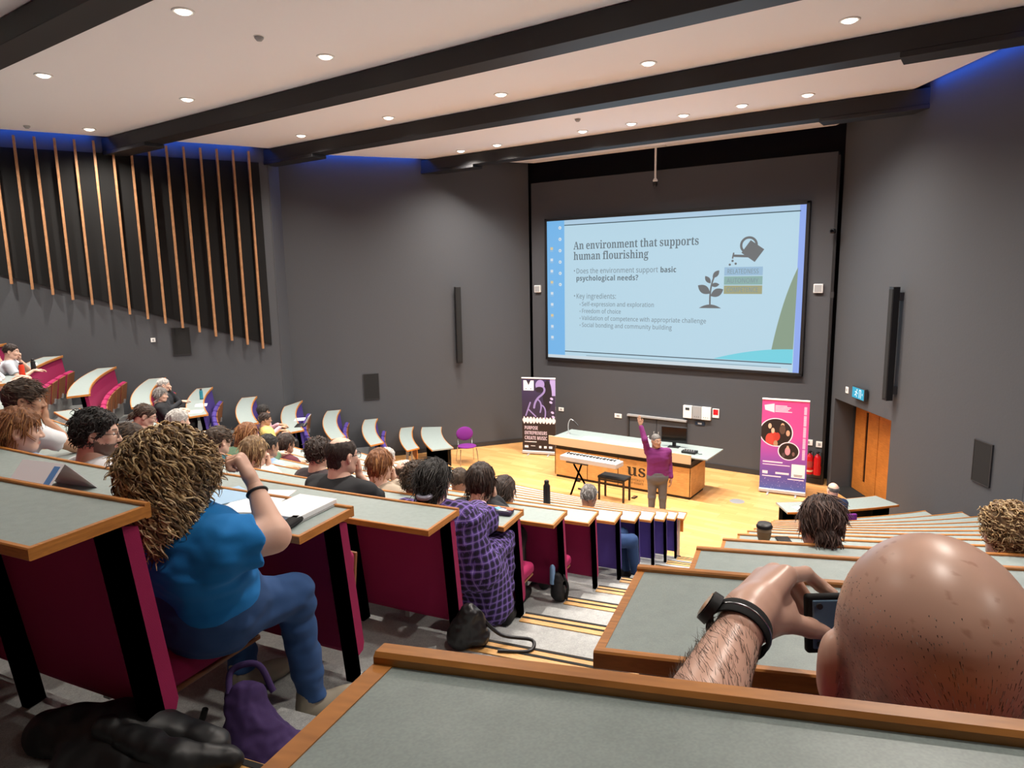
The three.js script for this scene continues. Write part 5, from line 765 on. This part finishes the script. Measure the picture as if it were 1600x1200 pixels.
// person in the blue t-shirt
{ const b = 'M', k = 2, x = 4.673, z = 14.842, F = turned(radial(b, x, z), 0.12), Rv = [-F[2], 0, F[0]], fy = floorY(k), head = [x, 4.148, z], hip = [4.66, fy + 0.57, 14.79];
  (seatDown.M2 = seatDown.M2 || []).push(Math.atan2(4.6, 14.8 + 9));
  // curls
  const R = rngOf(77), vol = (X, Y, Z) => { const ax = Math.abs(X); let d = ellD(X, Y, Z, 0, 0.03, -0.03, 0.108, 0.105, 0.125); d = smin(d, ellD(X, Y, Z, 0, -0.07, -0.045, 0.128, 0.11, 0.105), 0.05); d = smin(d, ellD(ax, Y, Z, 0.06, -0.13, -0.05, 0.065, 0.06, 0.07), 0.03); d = Math.max(d, -ellD(X, Y, Z, 0, -0.06, 0.12, 0.075, 0.11, 0.1)); return d - noise(X * 24, Y * 24, Z * 24) * 0.008; };
  const base = nets(vol, [-0.22, -0.26, -0.22], [0.22, 0.17, 0.16], 0.007), cols = [[0.18, 0.11, 0.055], [0.32, 0.2, 0.095], [0.5, 0.34, 0.16], [0.64, 0.46, 0.24], [0.8, 0.62, 0.38], [0.12, 0.075, 0.04]];
  const gB = tint(plain(base.clone()), [0.13, 0.08, 0.042]);
  const hairG = mergeGeometries([gB, strands(base, R, 1700, 0.08, 0.0042, cols, [0.0095, 9, 0.02], (P, N, r) => V(P.x * 1.5 + (r() - 0.5) * 0.4, -1, -0.1 + (r() - 0.5) * 0.4), 14), strands(base, R, 1000, 0.06, 0.0024, cols, [0.014, 7, -0.1], (P, N, r) => V(P.x * 2 + (r() - 0.5), -1, (r() - 0.5)), 10)]);
  hairG.scale(1.08, 1.1, 1.08);
  const hand = [4.87, 4.2, 14.77];
  const r = figure({ F, label: 'person in a bright blue t-shirt and jeans with blond curly hair', skin: 'pink', hair: 'custom', hairGeo: hairG, hairLabel: 'shoulder-length blond and brown curls', cell: 0.0095, headCell: 0.004, handCell: 0.0038, head, hip, floor: fy, desk: deskY(b, k), top: fabricM(0x0d78c2), topName: 't_shirt', topLabel: 'bright blue cotton', bottoms: fabricM(0x26497a), botLabel: 'blue denim jeans', sleeve: 'short', fat: 1.12, armFat: 1.3, fold: 0.009, sw: 0.19, hem: fy + 0.5, hF: add(turned(F, 0.15), [0, 1, 0], -0.12),
    neck: [4.69, 3.985, 14.85], right: [[4.806, 4.07, 14.665], 'fist', [0.9, -0.9, -0.6], [-0.55, 0.8, 0.05], [0.7, 0.4, -0.6], [4.935, 3.94, 14.70]], left: [[4.5, fy + 0.64, 14.66], 'relaxed'], bracelet: 1, knees: [[4.36, fy + 0.52, 14.5], [4.765, fy + 0.52, 14.52]], ankles: [[4.38, fy + 0.1, 14.5], [4.765, fy + 0.1, 14.47]], toes: [0.25, 0, -1], shoes: fabricM(0x8d8576) });
  const gc = thing('glasses_case', 'small black rounded case on the desk under the raised elbow', 'case', [4.66, deskY(b, k), 14.43], 0.4); part('shell', rbox(0.05, 0.026, 0.11, 0.012), M.rubber, gc); part('seam', box(0.0505, 0.002, 0.1, 0, 0.013, 0), M.dark, gc); }
// left hand pinching the phone: palm, four curled fingers and a thumb, laid out joint by joint
const nearHand = (() => {
  const W = [6.537, 4.325, 15.15], K = [[6.559, 4.342, 15.044], [6.54, 4.334, 15.026], [6.522, 4.319, 15.014], [6.51, 4.3, 15.01]];
  const fin = [[K[0], [6.572, 4.326, 14.985], [6.588, 4.303, 14.962], [6.605, 4.295, 14.962]], [K[1], [6.552, 4.302, 14.962], [6.572, 4.272, 14.955], [6.592, 4.264, 14.958]], [K[2], [6.54, 4.282, 14.955], [6.562, 4.256, 14.95], [6.585, 4.25, 14.955]], [K[3], [6.532, 4.262, 14.958], [6.552, 4.242, 14.95], [6.572, 4.238, 14.955]]], rr = [0.0115, 0.0102, 0.0092, 0.0078];
  const palm = K.map((q, i) => cap(add(W, [0.006 - i * 0.006, 0.002 - i * 0.004, -0.018]), q, 0.0215, i ? 0.0145 : 0.015)); palm.push(cap(add(W, [0.004, -0.004, 0.03]), add(W, [0.004, -0.003, -0.03]), 0.029, 0.028), cap([6.545, 4.305, 15.12], [6.56, 4.305, 15.06], 0.022, 0.018));
  const th = [[6.548, 4.306, 15.12], [6.568, 4.29, 15.068], [6.59, 4.27, 15.03], [6.61, 4.256, 15.005]], thumb = [cap(th[0], th[1], 0.021, 0.0155), cap(th[1], th[2], 0.0148, 0.0128), cap(th[2], th[3], 0.0128, 0.0098)];
  const pf = capsField(palm, 0.014), ff = fin.map((q) => capsField([0, 1, 2].map((j) => cap(q[j], q[j + 1], rr[j], rr[j + 1])), 0.004)), tf = capsField(thumb, 0.006);
  const f = (x, y, z) => { let d = pf(x, y, z); for (const q of ff) d = smin(d, q(x, y, z), 0.006); return smin(d, tf(x, y, z), 0.012); };
  return nets(f, [6.45, 4.2, 14.92], [6.66, 4.39, 15.22], 0.0032);
})();
// bald person holding up a phone
{ const F = (() => { const d = [-0.36, 0, -0.93]; return d; })(), Rv = [-F[2], 0, F[0]], k = 1, fy = floorY(k), head = [6.741, 4.42, 15.335];
  (seatDown.R1 = seatDown.R1 || []).push(Math.atan2(6.75, 15.35 + 1.5));
  const skin = S({ vertexColors: true, roughness: 0.36 });
  const r = figure({ F, label: 'bald person with greying stubble photographing the screen with a phone', skin: 'pink', hair: null, skinMat: skin, cell: 0.011, headCell: 0.0028, handCell: 0.004, head, hip: [6.80, fy + 0.56, 15.24], floor: fy, desk: deskY('R', k), top: fabricM(0x22304e), sleeve: 'short', hem: fy + 0.5, fat: 1.1, sw: 0.2, scale: 0.93, armFat: 1.25, neck: [6.78, 4.245, 15.36], face: { stubble: [0.2, 0.175, 0.165], freckles: true }, hF: add(F, [0, 1, 0], -0.16),
    knees: [[6.6, fy + 0.53, 14.9], [6.85, fy + 0.53, 14.85]], ankles: [[6.55, fy + 0.1, 14.95], [6.8, fy + 0.1, 14.9]], customHand: { '-1': nearHand }, left: [[6.537, 4.322, 15.15], 'grip', [-0.5, -1, 0.25], [0.06, 0.02, -0.9], [-0.5, 0.85, 0], [6.545, 4.275, 15.39]], right: [[6.85, 4.27, 15.02], 'grip', [0.6, -1, 0], [-0.3, 0.1, -0.9], [0.6, 0.8, 0]] });
  { const hb = headGeo(0.0028), st = strands(hb, rngOf(31), 30000, 0.0042, 0.00045, [[0.06, 0.055, 0.05], [0.3, 0.29, 0.28], [0.6, 0.58, 0.56], [0.16, 0.14, 0.13]], [0.0002, 1, 0], (P, N, r) => V(P.x, -0.6 + (r() - 0.5) * 0.4, -0.5), 1), ps = st.attributes.position, keep = [];
    const A = { position: [], normal: [], color: [], uv: [] }; for (let t = 0; t < ps.count; t += 24) { const X = Math.abs(ps.getX(t)), Y = ps.getY(t), Z = ps.getZ(t); if (Z < 0.05 && Y > -0.12 && Y < 0.075 + 0.2 * X - 0.085 * hsh(t, 3, 5) + 0.02 * noise(X * 40, Y * 40, Z * 40) && X < 0.08) for (let j = t; j < t + 24; j++) for (const k of Object.keys(A)) { const b = st.attributes[k]; for (let c = 0; c < b.itemSize; c++) A[k].push(b.array[j * b.itemSize + c]); } }
    const gg = new THREE.BufferGeometry(); for (const k of Object.keys(A)) gg.setAttribute(k, new THREE.Float32BufferAttribute(A[k], k === 'uv' ? 2 : 3)); const m = part('hair_stubble', gg, hairMat, r.g, 'cropped grey stubble round the bald crown'); m.applyMatrix4(r.hm); }
  { const W = [6.537, 4.322, 15.15], E2 = [6.545, 4.275, 15.39], fa = capsField([cap(E2, W, 0.0494, 0.026)], 0.02), fg = nets(fa, [6.45, 4.2, 15.16], [6.64, 4.38, 15.38], 0.008); part('arm_hair', strands(fg, rngOf(9), 1100, 0.016, 0.00028, [[0.05, 0.03, 0.02], [0.08, 0.05, 0.03]], [0.0012, 2, -0.12], (P, N, q) => V(-0.6 + (q() - 0.5), 0.3 + (q() - 0.5) * 0.6, -0.5 + (q() - 0.5) * 0.6), 3), hairMat, r.g, 'short dark arm hair'); }
  const w = r.J['w-1'], e = r.J['e-1'], ax = V(...e).sub(V(...w)).normalize(), p = mixp(w, e, 0.1); const q = new THREE.Quaternion().setFromUnitVectors(V(0, 1, 0), ax);
  const watch = thing('wrist_watch', 'black sports watch on the raised wrist of the bald person', 'watch', p); const st = lathe([[0.0345, -0.012], [0.037, -0.012], [0.038, 0], [0.037, 0.012], [0.0345, 0.012], [0.0345, -0.012]], 40); st.applyQuaternion(q); part('strap', st, M.rubber, watch); const side = V(-0.82, 0.55, 0).addScaledVector(ax, -V(-0.82, 0.55, 0).dot(ax)).normalize(); const cs = new THREE.CylinderGeometry(0.02, 0.021, 0.011, 32); cs.applyQuaternion(new THREE.Quaternion().setFromUnitVectors(V(0, 1, 0), side)); cs.translate(...side.clone().multiplyScalar(0.041).toArray()); part('watch_case', cs, M.black, watch); const fc = new THREE.CylinderGeometry(0.0165, 0.0165, 0.002, 32); fc.applyQuaternion(new THREE.Quaternion().setFromUnitVectors(V(0, 1, 0), side)); fc.translate(...side.clone().multiplyScalar(0.047).toArray()); part('watch_face', fc, M.glassDark, watch); const bk = new THREE.TorusGeometry(0.0375, 0.0016, 6, 30); bk.rotateX(Math.PI / 2); bk.applyQuaternion(q); part('buckle', bk, M.chrome, watch);
  const ph = thing('mobile_phone', 'phone in a black and blue-grey rugged case held up by the bald person', 'phone', [6.635, 4.268, 14.985]); frameObj(ph, [6.645, 4.27, 14.975], [0.57, 0.16, 0.8], [0, 1, 0]); part('case_shell', rbox(0.156, 0.08, 0.013, 0.005, 0, -0.04, 0), M.rubber, ph); part('case_back', rbox(0.14, 0.066, 0.004, 0.0018, 0, -0.033, 0.0065), S({ color: 0x5f7f9a, roughness: 0.4 }), ph, 'blue-grey panel'); for (const [sx, sy] of [[-1, 1], [-1, -1], [1, 1], [1, -1]]) part('corner_stud', cyl(0.004, 0.004, 0.003).rotateX(Math.PI / 2).translate(sx * 0.062, sy * 0.026, 0.0095), M.dark, ph); part('camera_bump', rbox(0.03, 0.03, 0.004, 0.0015, 0.045, -0.005, 0.0095), M.black, ph); }

// ---------------------------------------------------------------- rows, now that it is known which seats are in use
for (const b of ['M', 'R', 'L']) for (let k = b === 'L' ? 3 : 0; k <= 12; k++) deskRow(b, k);

// ---------------------------------------------------------------- belongings
const deskAt = (b, k, x, z) => { return [x, deskY(b, k), z]; };
{ // notebook and papers on the blue t-shirt row
  const y = deskY('M', 2); const o = thing('notebook', 'open white notebook on the desk in front of the blue t-shirt', 'notebook', [4.55, y, 14.31], 0.2); part('cover', rbox(0.2, 0.006, 0.25, 0.002), M.grey, o); part('pages', rbox(0.19, 0.02, 0.24, 0.003, 0, 0.006, 0), M.paper, o);
  solo('paper_sheet', box(0.21, 0.003, 0.29, 4.3, y, 14.32, 0.5), M.paper, 'loose white sheet left of the white notebook', 'paper');
  solo('paper_sheet', box(0.2, 0.003, 0.28, 4.12, y + 0.001, 14.4, -0.2), S({ color: 0xa9cbe8, roughness: 0.8 }), 'pale blue sheet left of the white notebook', 'paper');
  const pf = thing('folded_leaflet', 'folded white leaflet standing open on a desk left of the curls', 'leaflet', [3.42, deskY('M', 2), 14.76], 0.25); for (const s of [-1, 1]) part('leaf', box(0.26, 0.2, 0.002, 0, -0.027, s * 0.068, 0, -s * 0.75), M.paper, pf); part('printed_edge', box(0.035, 0.17, 0.0026, 0.1, -0.012, 0.0695, 0, -0.75), S({ color: 0x5f93cf, roughness: 0.7 }), pf);
}
{ const y = deskY('M', 3); const o = thing('book', 'closed dark book with an orange cover beside the bearded person', 'book', [2.4, y, 13.84], 0.5); part('pages', rbox(0.14, 0.022, 0.2, 0.002, 0, 0.003, 0), M.paper, o); part('cover', [box(0.145, 0.003, 0.205), box(0.145, 0.003, 0.205, 0, 0.025, 0)], M.black, o); part('cover_panel', box(0.09, 0.001, 0.2, -0.025, 0.028, 0), S({ color: 0xc86a2a, roughness: 0.6 }), o); }
{ const y = deskY('M', 4), c = [0xd9477a, 0x3d3350, 0x66a8d8, 0xe7e3ea, 0xd0653f]; const o = thing('pencil_case', 'patterned pencil case with coloured pieces next to the plaid sleeve', 'pencil case', [4.2, y, 12.52], 0.3); part('pouch', rbox(0.2, 0.03, 0.09, 0.012), fabricM(0x3d3350), o); c.forEach((q, i) => part('patch', rbox(0.034, 0.004, 0.05, 0.001, -0.075 + i * 0.038, 0.029, (i % 2) * 0.02 - 0.01, i * 0.4), S({ color: q, roughness: 0.7 }), o)); part('zip', box(0.17, 0.004, 0.006, 0, 0.03, 0.035), M.grey, o); }
function bottle(at, h, r, mat, capM, label) { const o = thing('water_bottle', label, 'bottle', at); part('bottle_body', lathe([[0.001, 0], [r, 0], [r * 1.02, 0.006], [r * 1.02, h * 0.76], [r * 0.6, h * 0.86], [r * 0.6, h * 0.88], [0.001, h * 0.88]]), mat, o); part('lid', lathe([[0.001, h * 0.87], [r * 0.7, h * 0.87], [r * 0.7, h * 0.97], [r * 0.4, h], [0.001, h]]), capM, o); part('base_ring', lathe([[r * 0.9, 0], [r * 1.04, 0.002], [r * 1.04, 0.014], [r * 1.02, 0.016]]), capM, o); }
bottle([2.93, deskY('M', 7), 9.93], 0.27, 0.037, M.black, M.black, 'tall black water bottle on the desk by the grey haired person');
bottle([0.9, deskY('M', 6), 11.32], 0.26, 0.036, S({ color: 0x25558f, roughness: 0.35 }), M.dark, 'blue water bottle on the middle desks');
bottle([-6.0, deskY('L', 4), 11.5], 0.24, 0.04, S({ color: 0xd23a1e, roughness: 0.35 }), S({ color: 0x4a2a2a, roughness: 0.5 }), 'red water bottle on the far desk under the slats');
bottle([-6.5, deskY('L', 4), 11.15], 0.23, 0.036, M.black, M.black, 'black water bottle beside the red one');
bottle([-6.45, deskY('L', 7), 8.25], 0.22, 0.033, S({ color: 0x2c7f92, roughness: 0.3 }), M.dark, 'teal water bottle by the person writing');
function cup(at, mat, lidM, label) { const o = thing('takeaway_cup', label, 'cup', at); part('cup_wall', lathe([[0.001, 0], [0.028, 0], [0.041, 0.095], [0.001, 0.095]]), mat, o); part('lid', lathe([[0.043, 0.09], [0.044, 0.1], [0.04, 0.103], [0.036, 0.116], [0.001, 0.113]]), lidM, o); part('sleeve', lathe([[0.0335, 0.03], [0.0345, 0.03], [0.0395, 0.07], [0.0385, 0.07]]), fabricM(0x8a6a4a), o); }
cup([5.78, deskY('R', 4), 12.16], S({ color: 0x8b735a, roughness: 0.7 }), M.black, 'brown takeaway cup with a black lid on the right-hand desk');
cup([3.05, deskY('M', 5), 12.0], S({ color: 0xcaa877, roughness: 0.7 }), M.white, 'tan takeaway cup with a white lid by the ginger hair');
cup([-6.85, deskY('L', 4), 11.0], M.white, M.white, 'white takeaway cup beside the black bottle on the far desk');
{ const o = thing('mobile_phone', 'dark phone lying by the brown takeaway cup', 'phone', [5.88, deskY('R', 4), 12.1], 0.5); part('case_shell', rbox(0.075, 0.01, 0.15, 0.004), M.rubber, o); part('screen_glass', rbox(0.068, 0.002, 0.142, 0.0008, 0, 0.0095, 0), M.glassDark, o); }
{ const o = thing('laptop', 'white and black open laptop on a far crescent desk', 'laptop', [-4.95, deskY('L', 9), 7.0], -0.85); part('base', rbox(0.32, 0.016, 0.22, 0.005), M.black, o); part('keyboard_deck', box(0.28, 0.002, 0.1, 0, 0.016, -0.03), M.dark, o); part('lid', rbox(0.32, 0.21, 0.01, 0.004, 0, 0.012, -0.13, 0, -0.5), M.silver, o);
  solo('paper_sheet', box(0.3, 0.003, 0.21, -5.5, deskY('L', 9), 6.6, -0.8), M.paper, 'white sheet beside the open laptop', 'paper');
  solo('paper_sheet', box(0.3, 0.003, 0.22, -5.3, deskY('L', 7), 9.05, -0.7), M.paper, 'white sheets under the hand of the person writing', 'paper'); solo('paper_sheet', box(0.3, 0.003, 0.21, -5.85, deskY('L', 7), 8.62, -0.6), M.paper, 'white sheets near the teal bottle', 'paper'); }
solo('paper_sheet', box(0.3, 0.003, 0.22, 4.3, 0.752, 4.05, 0.9), M.paper, 'white sheet on the loose table by the exit door', 'paper');
{ // bags and coat
  const blob = (caps, k, amp, fq, cell, floor) => { const f0 = capsField(caps, k), f = (x, y, z) => Math.max(f0(x, y, z) - amp * (noise(x * fq, y * fq, z * fq) + 0.6 * noise(x * fq * 2.2, y * fq * 2.2, z * fq * 2.2)), floor - y); const [lo, hi] = capsBounds(caps, amp * 2 + 0.02); return boxUV(nets(f, lo, hi, cell)); };
  const fy1 = floorY(1), fy2 = floorY(2);
  const coat = thing('winter_coat', 'black padded coat heaped on the floor behind the crimson seat', 'coat', [0, 0, 0]);
  part('coat_body', blob([cap([4.6, fy1 + 0.03, 15.25], [4.82, fy1 + 0.05, 15.13], 0.075, 0.09), cap([4.82, fy1 + 0.05, 15.13], [5.03, fy1 + 0.02, 15.02], 0.09, 0.05), cap([4.78, fy1 + 0.02, 15.27], [5.02, fy1 + 0.02, 15.14], 0.06, 0.05)], 0.05, 0.011, 11, 0.008, fy1 + 0.006), S({ color: 0x0f1012, roughness: 0.5 }), coat); part('sleeve', blob([cap([4.82, fy1 + 0.11, 15.2], [5.04, fy1 + 0.06, 15.12], 0.035, 0.045), cap([5.04, fy1 + 0.06, 15.12], [5.12, fy1 + 0.03, 15.02], 0.045, 0.035)], 0.03, 0.006, 18, 0.007, fy1 + 0.006), S({ color: 0x0f1012, roughness: 0.5 }), coat);
  const bag = thing('rucksack', 'purple rucksack slumped on the floor by the jeans', 'bag', [0, 0, 0]); const pb = fabricM(0x392456);
  part('bag_body', blob([cap([4.9, fy2 + 0.1, 14.82], [4.86, fy2 + 0.3, 14.8], 0.115, 0.06), cap([4.98, fy2 + 0.1, 14.75], [4.92, fy2 + 0.2, 14.78], 0.09, 0.06)], 0.06, 0.012, 18, 0.008, fy2 + 0.006), pb, bag); part('strap', tube([[4.84, fy2 + 0.33, 14.84], [4.8, fy2 + 0.38, 14.8], [4.85, fy2 + 0.39, 14.74], [4.9, fy2 + 0.3, 14.72]], 0.011), pb, bag); part('strap', tube([[4.8, fy2 + 0.3, 14.9], [4.76, fy2 + 0.15, 14.93], [4.8, fy2 + 0.02, 14.95]], 0.01), M.rubber, bag);
  const sb = thing('shoulder_bag', 'black leather shoulder bag with a loose strap on the aisle step', 'bag', [0, 0, 0]); const fy3 = floorY(3);
  part('bag_body', blob([cap([4.56, fy3 + 0.07, 13.36], [4.6, fy3 + 0.2, 13.33], 0.075, 0.05), cap([4.63, fy3 + 0.07, 13.3], [4.62, fy3 + 0.15, 13.3], 0.06, 0.05)], 0.04, 0.008, 20, 0.007, fy3 + 0.006), S({ color: 0x121113, roughness: 0.42 }), sb); part('strap', tube([[4.62, fy3 + 0.2, 13.3], [4.72, fy3 + 0.06, 13.22], [4.86, fy3 + 0.02, 13.12], [4.9, fy3 + 0.015, 13.2], [4.76, fy3 + 0.015, 13.3]], 0.01, 40), S({ color: 0x121113, roughness: 0.42 }), sb);
  const bb = thing('backpack', 'black rucksack with a blue bottle in the aisle beside a crimson seat back', 'bag', [0, 0, 0]); const fy5 = floorY(5), bx = 4.07, bz = 11.56;
  part('bag_body', blob([cap([bx, fy5 + 0.06, bz], [bx, fy5 + 0.2, bz + 0.02], 0.062, 0.05)], 0.03, 0.008, 16, 0.01, fy5 + 0.006), S({ color: 0x131417, roughness: 0.7 }), bb); part('strap', tube([[bx + 0.03, fy5 + 0.24, bz], [bx + 0.08, fy5 + 0.15, bz], [bx + 0.07, fy5 + 0.03, bz]], 0.011), M.rubber, bb); part('bottle', lathe([[0.001, 0], [0.022, 0], [0.022, 0.13], [0.014, 0.15], [0.001, 0.16]]).translate(bx - 0.02, fy5 + 0.16, bz + 0.06), S({ color: 0x7fa6cf, roughness: 0.3 }), bb, 'pale blue bottle');
  const jk = thing('folded_jacket', 'pale blue folded jacket on the desk at the right edge', 'jacket', [0, 0, 0]); const yj = deskY('R', 2); part('jacket_body', blob([cap([6.95, yj + 0.03, 13.62], [7.15, yj + 0.03, 13.52], 0.04, 0.045)], 0.03, 0.01, 22, 0.008, yj + 0.003), fabricM(0x8295b4), jk); part('collar', blob([cap([6.93, yj + 0.06, 13.62], [7.0, yj + 0.065, 13.6], 0.018, 0.02)], 0.02, 0.004, 30, 0.006, yj), C.white, jk);
}
renderer.render(scene, camera);
